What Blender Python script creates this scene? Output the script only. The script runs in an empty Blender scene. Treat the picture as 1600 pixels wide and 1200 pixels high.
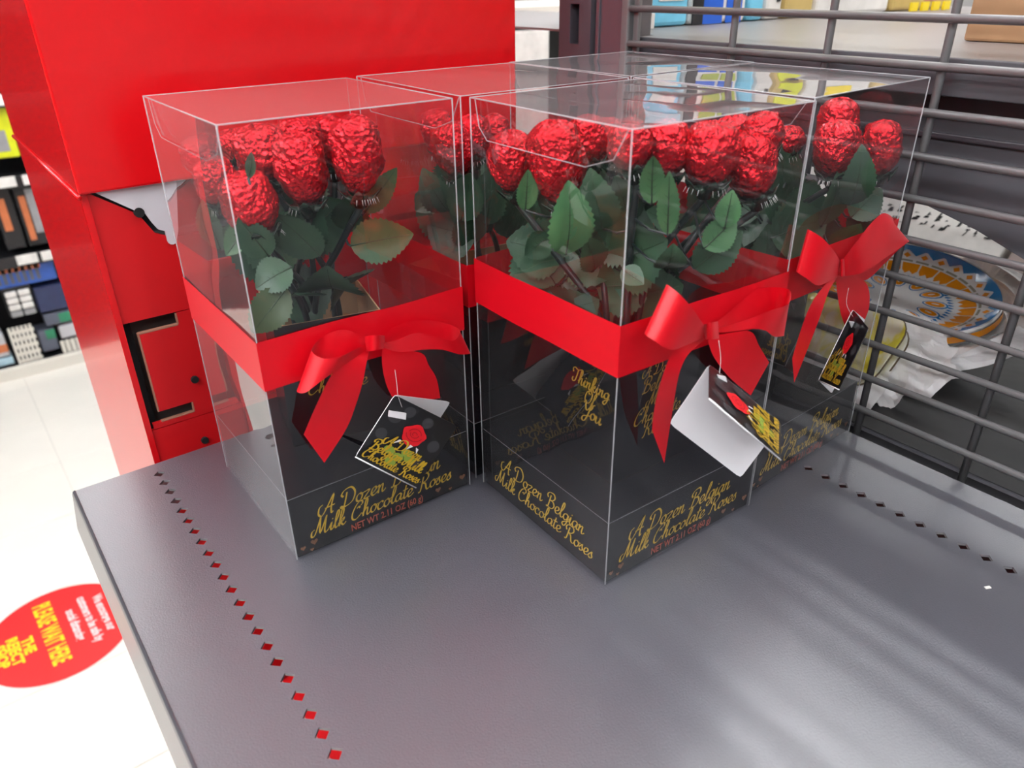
import bpy, bmesh, math, random
from mathutils import Vector, Matrix, noise
sc = bpy.context.scene
PI = math.pi
D = {'BX': {'A': (0.0981, -0.0811, -0.0083), 'B': (0.2237, -0.2062, -0.034), 'C': (0.348, -0.2, 0.03), 'D': (0.2257, -0.0791, -0.02), 'E': (0.3492, -0.0762, 0.01)},
 'D_row': 0.3471,
 'H': 0.2396,
 'M': 0.4167,
 'W': 0.1194,
 'bows': {'A': {'knot': [((0.0903, -0.1507, 0.1296), (0.09, -0.1507, 0.121)), ((0.0907, -0.1577, 0.1326), (0.0899, -0.1577, 0.1241)),
                         ((0.0945, -0.1588, 0.1321), (0.0936, -0.1588, 0.1241)), ((0.1017, -0.1508, 0.1269), (0.101, -0.1508, 0.1198))],
                'loops': [[((0.093, -0.1468, 0.1263), (0.0929, -0.1468, 0.1201)), ((0.0854, -0.1467, 0.1326), (0.0816, -0.1467, 0.1196)),
                           ((0.0786, -0.1456, 0.1348), (0.0706, -0.1456, 0.1148)), ((0.0693, -0.1446, 0.1329), (0.0598, -0.1445, 0.1111)),
                           ((0.061, -0.1505, 0.1304), (0.0502, -0.1504, 0.1113)), ((0.0631, -0.1575, 0.1281), (0.0517, -0.1574, 0.1125)),
                           ((0.0708, -0.1596, 0.1273), (0.0606, -0.1595, 0.1173)), ((0.0796, -0.1566, 0.1267), (0.0746, -0.1566, 0.1203)),
                           ((0.0898, -0.1517, 0.1259), (0.0899, -0.1517, 0.1223))],
                          [((0.1025, -0.1468, 0.1241), (0.1018, -0.1468, 0.118)), ((0.1092, -0.1459, 0.1275), (0.1103, -0.1459, 0.114)),
                           ((0.1193, -0.145, 0.128), (0.1203, -0.145, 0.1107)), ((0.1338, -0.1451, 0.125), (0.1351, -0.1451, 0.1074)),
                           ((0.145, -0.1472, 0.12), (0.1492, -0.1472, 0.1015)), ((0.1482, -0.1522, 0.117), (0.1547, -0.1523, 0.1009)),
                           ((0.1407, -0.1572, 0.115), (0.144, -0.1572, 0.1054)), ((0.1297, -0.1591, 0.1206), (0.1316, -0.1591, 0.1127)),
                           ((0.1157, -0.1589, 0.1271), (0.1196, -0.159, 0.1163)), ((0.1056, -0.1559, 0.1248), (0.1072, -0.1559, 0.1175)),
                           ((0.0999, -0.1518, 0.1236), (0.0999, -0.1518, 0.1207))]],
                'tails': [[((0.09, -0.1497, 0.1238), (0.0925, -0.1498, 0.1208)), ((0.0783, -0.1536, 0.1211), (0.0881, -0.1537, 0.1158)),
                           ((0.0687, -0.1546, 0.1168), (0.0846, -0.1547, 0.1071)), ((0.0621, -0.1535, 0.1075), (0.0801, -0.1537, 0.0955)),
                           ((0.0558, -0.1504, 0.0947), (0.0735, -0.1506, 0.0798)), ((0.0507, -0.1484, 0.084), (0.0593, -0.1485, 0.0626))],
                          [((0.102, -0.1468, 0.1192), (0.1074, -0.1469, 0.1152)), ((0.0997, -0.1488, 0.1137), (0.1239, -0.149, 0.1093)),
                           ((0.0993, -0.1498, 0.1038), (0.1277, -0.15, 0.1007)), ((0.1022, -0.1488, 0.0916), (0.1327, -0.1491, 0.0901)),
                           ((0.1078, -0.1469, 0.0814), (0.1356, -0.1471, 0.0755))]]},
          'B': {'knot': [((0.206, -0.2753, 0.1469), (0.2083, -0.2754, 0.1389)), ((0.1999, -0.2821, 0.1515), (0.2012, -0.2821, 0.1431)),
                         ((0.2028, -0.2832, 0.1517), (0.2047, -0.2833, 0.1426)), ((0.2165, -0.2757, 0.1458), (0.219, -0.2757, 0.136))],
                'loops': [[((0.2113, -0.2715, 0.1433), (0.2123, -0.2715, 0.1369)), ((0.2025, -0.2682, 0.153), (0.1989, -0.2681, 0.1371)),
                           ((0.1914, -0.2678, 0.1642), (0.181, -0.2674, 0.1464)), ((0.175, -0.2772, 0.1752), (0.1636, -0.2769, 0.155)),
                           ((0.1746, -0.2852, 0.1732), (0.1623, -0.2848, 0.1543)), ((0.182, -0.2865, 0.1655), (0.1711, -0.2861, 0.1481)),
                           ((0.1933, -0.2829, 0.1555), (0.187, -0.2827, 0.1449)), ((0.2045, -0.2772, 0.1475), (0.2047, -0.2773, 0.1415))],
                          [((0.2208, -0.2718, 0.1431), (0.2228, -0.2719, 0.1367)), ((0.2325, -0.2702, 0.1451), (0.2355, -0.2703, 0.1338)),
                           ((0.2439, -0.2696, 0.1488), (0.2504, -0.2698, 0.1308)), ((0.2536, -0.2699, 0.1515), (0.2627, -0.2702, 0.1275)),
                           ((0.264, -0.2713, 0.1505), (0.2715, -0.2715, 0.1227)), ((0.2684, -0.2754, 0.1502), (0.2718, -0.2755, 0.122)),
                           ((0.2658, -0.2813, 0.1505), (0.2663, -0.2813, 0.1259)), ((0.2575, -0.2861, 0.1476), (0.2504, -0.2858, 0.1316)),
                           ((0.2419, -0.2875, 0.1489), (0.2387, -0.2874, 0.1389)), ((0.2299, -0.2861, 0.1479), (0.2294, -0.2861, 0.1418)),
                           ((0.2223, -0.2819, 0.1454), (0.2231, -0.2819, 0.141)), ((0.2163, -0.2766, 0.1427), (0.2167, -0.2767, 0.1401))]],
                'tails': [[((0.2059, -0.2753, 0.142), (0.2083, -0.2754, 0.1383)), ((0.1915, -0.2778, 0.1434), (0.1974, -0.278, 0.1378)),
                           ((0.1807, -0.2794, 0.1414), (0.1899, -0.2798, 0.1357)), ((0.1757, -0.2793, 0.1317), (0.1866, -0.2796, 0.128)),
                           ((0.1748, -0.2772, 0.1177), (0.1873, -0.2777, 0.1127)), ((0.176, -0.2753, 0.1058), (0.1885, -0.2757, 0.0951)),
                           ((0.1773, -0.2743, 0.0987), (0.1883, -0.2747, 0.0749))],
                          [((0.2149, -0.2716, 0.1367), (0.2269, -0.272, 0.1348)), ((0.2166, -0.2727, 0.1307), (0.2469, -0.2737, 0.1312)),
                           ((0.2209, -0.2738, 0.1231), (0.2549, -0.275, 0.1212)), ((0.234, -0.2743, 0.1088), (0.2634, -0.2752, 0.1112)),
                           ((0.2558, -0.274, 0.0905), (0.2678, -0.2744, 0.1072))]]},
          'C': {'knot': [((0.3289, -0.2683, 0.15), (0.3324, -0.2682, 0.14)), ((0.322, -0.2745, 0.1539), (0.326, -0.2744, 0.1428)),
                         ((0.3396, -0.268, 0.1487), (0.3438, -0.2679, 0.1372))],
                'loops': [[((0.3374, -0.2651, 0.1461), (0.3401, -0.265, 0.1384)), ((0.3257, -0.2634, 0.1565), (0.3256, -0.2634, 0.1367)),
                           ((0.3072, -0.264, 0.1677), (0.303, -0.2641, 0.1467)), ((0.2855, -0.2726, 0.1774), (0.2814, -0.2727, 0.1556)),
                           ((0.2928, -0.2774, 0.1724), (0.2855, -0.2776, 0.1517)), ((0.3072, -0.277, 0.1623), (0.2986, -0.2772, 0.1449)),
                           ((0.3261, -0.2714, 0.151), (0.326, -0.2714, 0.142))],
                          [((0.3461, -0.2638, 0.1458), (0.3501, -0.2637, 0.135)), ((0.3662, -0.2622, 0.1541), (0.3779, -0.2618, 0.1246)),
                           ((0.3835, -0.2617, 0.1592), (0.3989, -0.2612, 0.1306)), ((0.3929, -0.2634, 0.1606), (0.4082, -0.2629, 0.1375)),
                           ((0.3636, -0.2713, 0.1715), (0.4059, -0.27, 0.146)), ((0.3424, -0.2759, 0.1705), (0.3728, -0.275, 0.1449)),
                           ((0.3274, -0.2774, 0.1629), (0.3444, -0.2768, 0.1419)), ((0.3276, -0.2713, 0.1507), (0.3334, -0.2712, 0.1402))]],
                'tails': [[((0.329, -0.2703, 0.144), (0.3282, -0.2703, 0.1404)), ((0.3071, -0.274, 0.1397), (0.316, -0.2737, 0.1363)),
                           ((0.2964, -0.2753, 0.1322), (0.3104, -0.2749, 0.1246)), ((0.2948, -0.2733, 0.1167), (0.3089, -0.2729, 0.1085)),
                           ((0.2951, -0.2713, 0.0999), (0.3022, -0.2711, 0.0817))],
                          [((0.3359, -0.2651, 0.1387), (0.354, -0.2646, 0.1351)), ((0.3392, -0.266, 0.1282), (0.3754, -0.2649, 0.1232)),
                           ((0.3475, -0.2667, 0.112), (0.3825, -0.2657, 0.1067)), ((0.3629, -0.2653, 0.0944), (0.3793, -0.2648, 0.0919))]]}},
 'cam': {'C': (-0.0671, -0.4851, 0.2942), 'R': [[0.793592, -0.608333, -0.011934], [-0.295656, -0.368403, -0.881401], [0.531788, 0.703001, -0.472219]], 'f': 1191.82},
 'dv': 0.0755,
 'dz': 0.02527,
 'leaves': {'A': [((0.1062, -0.1123, 0.1656), (0.1314, -0.1374, 0.1732), 0.0209, 1), ((0.1138, -0.1181, 0.1838), (0.125, -0.1366, 0.2088), 0.0116, 2),
                  ((0.0681, -0.1211, 0.1641), (0.0496, -0.1171, 0.1557), 0.017, 0), ((0.0631, -0.1236, 0.155), (0.0432, -0.1186, 0.1339), 0.017, 2),
                  ((0.0553, -0.1177, 0.2108), (0.0554, -0.1278, 0.2242), 0.0049, 0), ((0.0883, -0.1113, 0.1634), (0.0693, -0.1069, 0.1883), 0.0205, 0),
                  ((0.0848, -0.0961, 0.1674), (0.092, -0.1116, 0.1903), 0.0208, 0), ((0.1133, -0.0926, 0.1682), (0.1174, -0.1057, 0.1917), 0.0181, 0),
                  ((0.0598, -0.1148, 0.1704), (0.0477, -0.1157, 0.1925), 0.0149, 0), ((0.0555, -0.0488, 0.1579), (0.0501, -0.0548, 0.1894), 0.0146, 0),
                  ((0.056, -0.1056, 0.1856), (0.0419, -0.1042, 0.1717), 0.0116, 3)],
            'B': [((0.1683, -0.1869, 0.1899), (0.1682, -0.1894, 0.2105), 0.0097, 3), ((0.1704, -0.216, 0.174), (0.1672, -0.2203, 0.211), 0.02, 3),
                  ((0.1985, -0.2122, 0.1802), (0.1869, -0.2135, 0.2127), 0.0188, 0), ((0.1986, -0.2436, 0.1996), (0.192, -0.2486, 0.2229), 0.0101, 3),
                  ((0.2017, -0.2522, 0.1863), (0.1943, -0.2566, 0.2172), 0.009, 3), ((0.2168, -0.2135, 0.1797), (0.2035, -0.2134, 0.2063), 0.0166, 0),
                  ((0.1961, -0.2103, 0.1591), (0.1861, -0.2129, 0.1788), 0.0147, 0), ((0.2241, -0.2566, 0.1759), (0.2379, -0.2627, 0.1901), 0.0143, 3),
                  ((0.2306, -0.2624, 0.1862), (0.2329, -0.2625, 0.204), 0.0104, 3), ((0.2292, -0.248, 0.1619), (0.2439, -0.2629, 0.1824), 0.0175, 0),
                  ((0.2021, -0.2525, 0.17), (0.1979, -0.2594, 0.1845), 0.0135, 0), ((0.1927, -0.2329, 0.166), (0.1957, -0.2452, 0.1609), 0.0095, 0),
                  ((0.1902, -0.1808, 0.1703), (0.1743, -0.1788, 0.1625), 0.0137, 0), ((0.2289, -0.2352, 0.1823), (0.2096, -0.2306, 0.1913), 0.013, 0),
                  ((0.2028, -0.1904, 0.1594), (0.21, -0.2059, 0.186), 0.016, 0)],
            'C': [((0.3619, -0.2356, 0.1566), (0.3577, -0.2424, 0.1939), 0.0157, 0), ((0.3641, -0.2498, 0.1718), (0.3564, -0.254, 0.2084), 0.0167, 0),
                  ((0.3756, -0.2459, 0.1612), (0.3878, -0.2548, 0.1785), 0.018, 0), ((0.3688, -0.2157, 0.1558), (0.3652, -0.223, 0.1819), 0.0204, 0),
                  ((0.3692, -0.2411, 0.141), (0.3731, -0.2541, 0.1595), 0.0176, 1), ((0.378, -0.1976, 0.1545), (0.3621, -0.1956, 0.2013), 0.0254, 0),
                  ((0.3548, -0.2051, 0.1218), (0.3459, -0.2085, 0.1543), 0.0253, 0), ((0.3887, -0.2182, 0.1355), (0.3825, -0.2236, 0.1633), 0.0212, 0),
                  ((0.3849, -0.2405, 0.1501), (0.3909, -0.2547, 0.1643), 0.0161, 0)],
            'D': [((0.1914, -0.0783, 0.1623), (0.1758, -0.0765, 0.1915), 0.0179, 0), ((0.1922, -0.0914, 0.1588), (0.1934, -0.1023, 0.1903), 0.0201, 0),
                  ((0.2108, -0.0929, 0.1536), (0.21, -0.1023, 0.1917), 0.0205, 0), ((0.1941, -0.0677, 0.1721), (0.1762, -0.0642, 0.162), 0.0164, 2),
                  ((0.2325, -0.0842, 0.1388), (0.2346, -0.0959, 0.1709), 0.0216, 0), ((0.2095, -0.0794, 0.1378), (0.199, -0.0815, 0.1616), 0.0212, 0)],
            'E': []},
 'platter': {'a': 0.086, 'b': 0.054, 'c': (0.585, -0.188, 0.038), 'n': (-0.42, 0, 0.907)},
 'roses': {'A': [((0.06, -0.1087, 0.1815), (0.0549, -0.1049, 0.2104), 0.013), ((0.0861, -0.1096, 0.1926), (0.0853, -0.1091, 0.2267), 0.0123),
                 ((0.1104, -0.1217, 0.1966), (0.111, -0.1222, 0.2334), 0.0123), ((0.0839, -0.0703, 0.1974), (0.0793, -0.0669, 0.2254), 0.0138),
                 ((0.1054, -0.0615, 0.2033), (0.1075, -0.0631, 0.2269), 0.0125), ((0.13, -0.0488, 0.1934), (0.1299, -0.0487, 0.2229), 0.0114),
                 ((0.0554, -0.0739, 0.1896), (0.0516, -0.071, 0.2129), 0.0104), ((0.0578, -0.0506, 0.2006), (0.0527, -0.0468, 0.2199), 0.01),
                 ((0.0796, -0.0358, 0.2028), (0.0783, -0.0347, 0.2194), 0.0109)],
           'B': [((0.1824, -0.1611, 0.1935), (0.1792, -0.1587, 0.2226), 0.0118), ((0.186, -0.1965, 0.1941), (0.1795, -0.1915, 0.2314), 0.0132),
                 ((0.2206, -0.1787, 0.2062), (0.2165, -0.1756, 0.2286), 0.0102), ((0.2021, -0.2274, 0.2129), (0.1974, -0.2239, 0.2345), 0.0102),
                 ((0.2226, -0.2304, 0.2074), (0.2209, -0.2291, 0.2326), 0.0111), ((0.2342, -0.2454, 0.2043), (0.2351, -0.2462, 0.232), 0.0128),
                 ((0.2643, -0.2532, 0.1949), (0.2576, -0.2481, 0.2244), 0.0121), ((0.2704, -0.2515, 0.2141), (0.2667, -0.2487, 0.2334), 0.0092),
                 ((0.243, -0.1706, 0.2011), (0.2393, -0.1678, 0.2236), 0.0107), ((0.2711, -0.2345, 0.2042), (0.2667, -0.2312, 0.2298), 0.0099)],
           'C': [((0.391, -0.22, 0.1914), (0.3874, -0.2173, 0.2256), 0.0118), ((0.3626, -0.2361, 0.1877), (0.3613, -0.2352, 0.2176), 0.0124),
                 ((0.3968, -0.2461, 0.1853), (0.3938, -0.2446, 0.2153), 0.0108), ((0.3756, -0.1958, 0.1917), (0.3735, -0.1942, 0.2083), 0.0093)],
           'D': [((0.1981, -0.0833, 0.1855), (0.1924, -0.079, 0.2162), 0.0118), ((0.2066, -0.0521, 0.1941), (0.2025, -0.049, 0.2192), 0.0103),
                 ((0.2174, -0.0728, 0.1918), (0.2168, -0.0724, 0.2173), 0.0101), ((0.2341, -0.0729, 0.1876), (0.2323, -0.0715, 0.2156), 0.0108)],
           'E': [((0.3578, -0.0827, 0.1905), (0.3549, -0.0805, 0.2162), 0.0106), ((0.3659, -0.1014, 0.1912), (0.3648, -0.1005, 0.2181), 0.0105),
                 ((0.3907, -0.1076, 0.19), (0.39, -0.107, 0.2165), 0.0106)]},
 'st': (-0.126, 1.123, 0.1525),
 'tags': {'A': {'back': [(0.0992, -0.1608, 0.0962), (0.1437, -0.1452, 0.0692), (0.1135, -0.1449, 0.0371), (0.0723, -0.1606, 0.0674)],
                'clip': [(0.0941, -0.1618, 0.089), (0.1042, -0.1618, 0.0837), (0.1035, -0.1618, 0.0799), (0.0933, -0.1618, 0.0857)],
                'cover': [(0.0992, -0.1608, 0.0962), (0.1377, -0.1611, 0.0621), (0.107, -0.1609, 0.0317), (0.0723, -0.1606, 0.0674)],
                'string': [(0.1027, -0.1568, 0.1086), (0.102, -0.1588, 0.1011), (0.1008, -0.1613, 0.0955), (0.1024, -0.1614, 0.0878)]},
          'B': {'back': [(0.204, -0.2832, 0.1296), (0.2428, -0.3027, 0.091), (0.2267, -0.2946, 0.06), (0.1884, -0.2754, 0.0987)],
                'clip': [(0.2023, -0.2892, 0.1271), (0.2087, -0.2894, 0.1241), (0.2103, -0.2895, 0.1204), (0.2038, -0.2892, 0.1235)],
                'cover': [(0.204, -0.2832, 0.1296), (0.2428, -0.3027, 0.091), (0.2086, -0.3258, 0.0952), (0.1732, -0.3081, 0.1324)],
                'string': [(0.2058, -0.2853, 0.1423), (0.2076, -0.2864, 0.1328), (0.2055, -0.2883, 0.126)]},
          'C': {'back': [(0.3515, -0.2716, 0.1151), (0.3747, -0.2689, 0.1012), (0.3515, -0.2696, 0.0568), (0.3267, -0.2724, 0.0758)],
                'clip': [(0.3339, -0.2802, 0.1152), (0.3438, -0.2799, 0.1116), (0.3487, -0.2797, 0.1065), (0.339, -0.28, 0.1093)],
                'cover': [(0.3515, -0.2716, 0.1151), (0.3241, -0.2965, 0.1192), (0.3052, -0.297, 0.0871), (0.3267, -0.2724, 0.0758)],
                'string': [(0.3362, -0.2741, 0.1334), (0.3379, -0.274, 0.123), (0.3451, -0.2758, 0.1136)]}},
 'tis': [(0.5297, -0.1832, 0.0331), (0.5503, -0.2061, 0.0451), (0.5405, -0.2525, 0.0394), (0.5057, -0.2866, 0.0191), (0.4712, -0.2702, -0.0009),
         (0.4595, -0.2396, -0.0077)],
 'y0_row': -0.2667,
 'yplate': ((0.483, -0.195, 0.031), (-0.62, 0, 0.78), 0),
 'yv': -0.1073,
 'zw': -0.008}
# ------------------------------------------------------------------ camera, world, light, exposure
cd = bpy.data.cameras.new('camera'); cam = bpy.data.objects.new('camera', cd)
sc.collection.objects.link(cam); sc.camera = cam
_R = D['cam']['R']; _C = D['cam']['C']
cam.matrix_world = Matrix(((_R[0][0], -_R[1][0], -_R[2][0], _C[0]), (_R[0][1], -_R[1][1], -_R[2][1], _C[1]),
                           (_R[0][2], -_R[1][2], -_R[2][2], _C[2]), (0, 0, 0, 1)))
cd.sensor_width = 36; cd.lens = D['cam']['f'] / 1600 * 36; cd.clip_start = .01; cd.clip_end = 60
cd.dof.use_dof = True; cd.dof.focus_distance = .47; cd.dof.aperture_fstop = 11
sc.view_settings.view_transform = 'Standard'; sc.view_settings.look = 'None'
sc.view_settings.gamma = 1; sc.view_settings.use_curve_mapping = False
sc.view_settings.exposure = EXPOSURE = 0.0
w = bpy.data.worlds.new('store_air'); sc.world = w; w.use_nodes = True
w.node_tree.nodes['Background'].inputs[0].default_value = (1.0, .965, .95, 1)
w.node_tree.nodes['Background'].inputs[1].default_value = WORLD = .75
LAMP = 42.0                      # emission of the ceiling battens
cy = sc.cycles
cy.max_bounces = 14; cy.transparent_max_bounces = 64; cy.glossy_bounces = 6; cy.diffuse_bounces = 4
cy.transmission_bounces = 6; cy.caustics_reflective = False; cy.caustics_refractive = False
cy.sample_clamp_indirect = 4; cy.sample_clamp_direct = 20; cy.use_denoising = True
# ------------------------------------------------------------------ materials
M = {}
def mat(name, col, rough=.5, metal=0, coat=0, emit=None, es=1, bump=None, var=None, spec=None, aniso=None):
    m = bpy.data.materials.new(name); m.use_nodes = True; nt = m.node_tree; b = nt.nodes['Principled BSDF']
    b.inputs['Base Color'].default_value = (*col, 1); b.inputs['Roughness'].default_value = rough
    b.inputs['Metallic'].default_value = metal
    if coat: b.inputs['Coat Weight'].default_value = coat; b.inputs['Coat Roughness'].default_value = .06
    if spec is not None: b.inputs['Specular IOR Level'].default_value = spec
    if emit: b.inputs['Emission Color'].default_value = (*emit, 1); b.inputs['Emission Strength'].default_value = es
    tc = nt.nodes.new('ShaderNodeTexCoord')
    if var:   # (scale, amount, detail)
        n = nt.nodes.new('ShaderNodeTexNoise'); n.inputs['Scale'].default_value = var[0]; n.inputs['Detail'].default_value = 5
        nt.links.new(tc.outputs['Object'], n.inputs['Vector'])
        r = nt.nodes.new('ShaderNodeMapRange'); r.inputs[1].default_value = .3; r.inputs[2].default_value = .7
        r.inputs[3].default_value = 1 - var[1]; r.inputs[4].default_value = 1 + var[1]
        nt.links.new(n.outputs['Fac'], r.inputs[0])
        mx = nt.nodes.new('ShaderNodeVectorMath'); mx.operation = 'SCALE'; mx.inputs[0].default_value = col
        nt.links.new(r.outputs[0], mx.inputs['Scale']); nt.links.new(mx.outputs[0], b.inputs['Base Color'])
    if bump:  # (scale, strength, distance)
        n = nt.nodes.new('ShaderNodeTexNoise'); n.inputs['Scale'].default_value = bump[0]; n.inputs['Detail'].default_value = 3
        nt.links.new(tc.outputs['Object'], n.inputs['Vector'])
        bp = nt.nodes.new('ShaderNodeBump'); bp.inputs['Strength'].default_value = bump[1]; bp.inputs['Distance'].default_value = bump[2]
        nt.links.new(n.outputs['Fac'], bp.inputs['Height']); nt.links.new(bp.outputs[0], b.inputs['Normal'])
        if coat: nt.links.new(bp.outputs[0], b.inputs['Coat Normal'])
    M[name] = m; return m
mat('shelf_grey', (.078, .079, .098), .27, 0, 0, bump=(1000, .6, .0005), var=(9, .06), spec=1.0)
_p = M['shelf_grey'].node_tree.nodes['Principled BSDF'].inputs; _p['Coat Weight'].default_value = 1; _p['Coat Roughness'].default_value = .33; _p['Coat IOR'].default_value = 1.6
mat('wire_grey', (.19, .188, .195), .36, .3, bump=(400, .2, .0003))
mat('post_grey', (.085, .075, .09), .45, bump=(300, .15, .0004))
mat('dark_panel', (.085, .083, .095), .5, var=(12, .12))
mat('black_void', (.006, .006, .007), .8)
mat('display_red', (.70, .004, .008), .25, 0, .3, spec=.4, bump=(14, .05, .004))
mat('display_card', (.62, .006, .01), .42, var=(6, .06))
mat('kraft', (.46, .27, .14), .7, var=(25, .12))
mat('inner_grey', (.1, .075, .07), .6)
mat('kraft_edge', (.4, .18, .12), .8)
mat('white_plastic', (.72, .70, .76), .35)
mat('white_card', (.96, .95, .98), .5)
mat('tissue', (.9, .88, .89), .6, bump=(30, .5, .01))
mat('tray_black', (.004, .004, .006), .25, 0, 0, spec=.35, bump=(60, .06, .001))
mat('tag_black', (.008, .008, .01), .3)
mat('blot_grey', (.04, .04, .045), .4)
mat('gold', (.72, .46, .03), .35, .25)
mat('gold_dim', (.5, .3, .03), .45, .2)
mat('print_orange', (.42, .07, .035), .5)
mat('heart_brown', (.2, .09, .045), .5)
mat('ribbon_red', (.66, .001, .010), .38, 0, 0, bump=(900, .08, .0002), spec=.45)
M['ribbon_red'].node_tree.nodes['Principled BSDF'].inputs['Sheen Weight'].default_value = .22
M['ribbon_red'].node_tree.nodes['Principled BSDF'].inputs['Sheen Roughness'].default_value = .35
M['ribbon_red'].node_tree.nodes['Principled BSDF'].inputs['Sheen Tint'].default_value = (1, .35, .4, 1)
mat('rose_print', (.8, .01, .02), .5)
mat('rose_print_dark', (.5, .004, .01), .5)
mat('leaf_print', (.3, .42, .06), .5)
mat('stem', (.012, .022, .022), .3)
mat('calyx', (.012, .03, .02), .22)
mat('vein', (.02, .045, .02), .5)
mat('floor_tile', (.80, .765, .70), .25, var=(7, .025), bump=(60, .04, .001))
mat('grout', (.5, .48, .44), .7)
mat('sticker_red', (.85, .018, .02), .35)
mat('sticker_yellow', (.95, .62, .01), .4)
mat('sticker_white', (.95, .72, .72), .4)
mat('ceiling_white', (.8, .79, .77), .8)
mat('lamp_body', (.8, .8, .8), .5)
mat('lamp_glow', (1, 1, 1), .5, emit=(.96, .985, 1), es=LAMP)
mat('cream', (.78, .75, .68), .5)
mat('string', (.8, .8, .8), .4)
mat('clear_grey', (.55, .55, .58), .25)
for n_, c_ in dict(p_yellow=(.72, .76, .02), p_black=(.012, .012, .014), p_blue=(.03, .1, .42), p_navy=(.02, .03, .09), p_cyan=(.2, .62, .86),
                   p_sky=(.5, .72, .84), p_lime=(.42, .5, .06), p_orange=(.55, .16, .06), p_green=(.02, .2, .1), p_slate=(.09, .1, .14), p_white=(.82, .8, .77),
                   p_grey=(.3, .3, .31), p_royal=(.02, .12, .62), p_tan=(.6, .44, .16), p_tag=(.95, .72, .02), p_pink=(.6, .22, .2), p_olive=(.12, .14, .03),
                   p_red=(.6, .006, .015)).items():
    mat(n_, c_, .35, var=(30, .12))
def foil():
    m = mat('foil', (.64, .001, .013), .18, .72, .35); nt = m.node_tree; b = nt.nodes['Principled BSDF']
    tc = nt.nodes['Texture Coordinate']; v = nt.nodes.new('ShaderNodeTexVoronoi'); v.inputs['Scale'].default_value = 420
    n = nt.nodes.new('ShaderNodeTexNoise'); n.inputs['Scale'].default_value = 330; n.inputs['Detail'].default_value = 3; n.inputs['Distortion'].default_value = 1.5
    ad = nt.nodes.new('ShaderNodeMath'); nt.links.new(tc.outputs['Object'], v.inputs['Vector']); nt.links.new(tc.outputs['Object'], n.inputs['Vector'])
    nt.links.new(v.outputs['Distance'], ad.inputs[0]); nt.links.new(n.outputs['Fac'], ad.inputs[1])
    bp = nt.nodes.new('ShaderNodeBump'); bp.inputs['Strength'].default_value = .8; bp.inputs['Distance'].default_value = .0012
    nt.links.new(ad.outputs[0], bp.inputs['Height']); nt.links.new(bp.outputs[0], b.inputs['Normal']); nt.links.new(bp.outputs[0], b.inputs['Coat Normal'])
foil()
def leafmat(name, c1, c2, t):
    m = mat(name, c1, .42); nt = m.node_tree; b = nt.nodes['Principled BSDF']; tc = nt.nodes['Texture Coordinate']
    n = nt.nodes.new('ShaderNodeTexNoise'); n.inputs['Scale'].default_value = 45; nt.links.new(tc.outputs['Object'], n.inputs['Vector'])
    r = nt.nodes.new('ShaderNodeValToRGB'); r.color_ramp.elements[0].position = t; r.color_ramp.elements[1].position = t + .18
    r.color_ramp.elements[0].color = (*c1, 1); r.color_ramp.elements[1].color = (*c2, 1)
    nt.links.new(n.outputs['Fac'], r.inputs[0]); nt.links.new(r.outputs[0], b.inputs['Base Color'])
    w_ = nt.nodes.new('ShaderNodeTexNoise'); w_.inputs['Scale'].default_value = 160; nt.links.new(tc.outputs['Object'], w_.inputs['Vector'])
    bp = nt.nodes.new('ShaderNodeBump'); bp.inputs['Strength'].default_value = .3; bp.inputs['Distance'].default_value = .0006
    nt.links.new(w_.outputs['Fac'], bp.inputs['Height']); nt.links.new(bp.outputs[0], b.inputs['Normal'])
leafmat('leaf0', (.022, .065, .035), (.035, .09, .045), .45)
leafmat('leaf1', (.035, .085, .03), (.24, .10, .035), .5)
leafmat('leaf2', (.045, .075, .03), (.16, .09, .03), .5)
leafmat('leaf3', (.055, .16, .065), (.09, .22, .09), .45)
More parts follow.
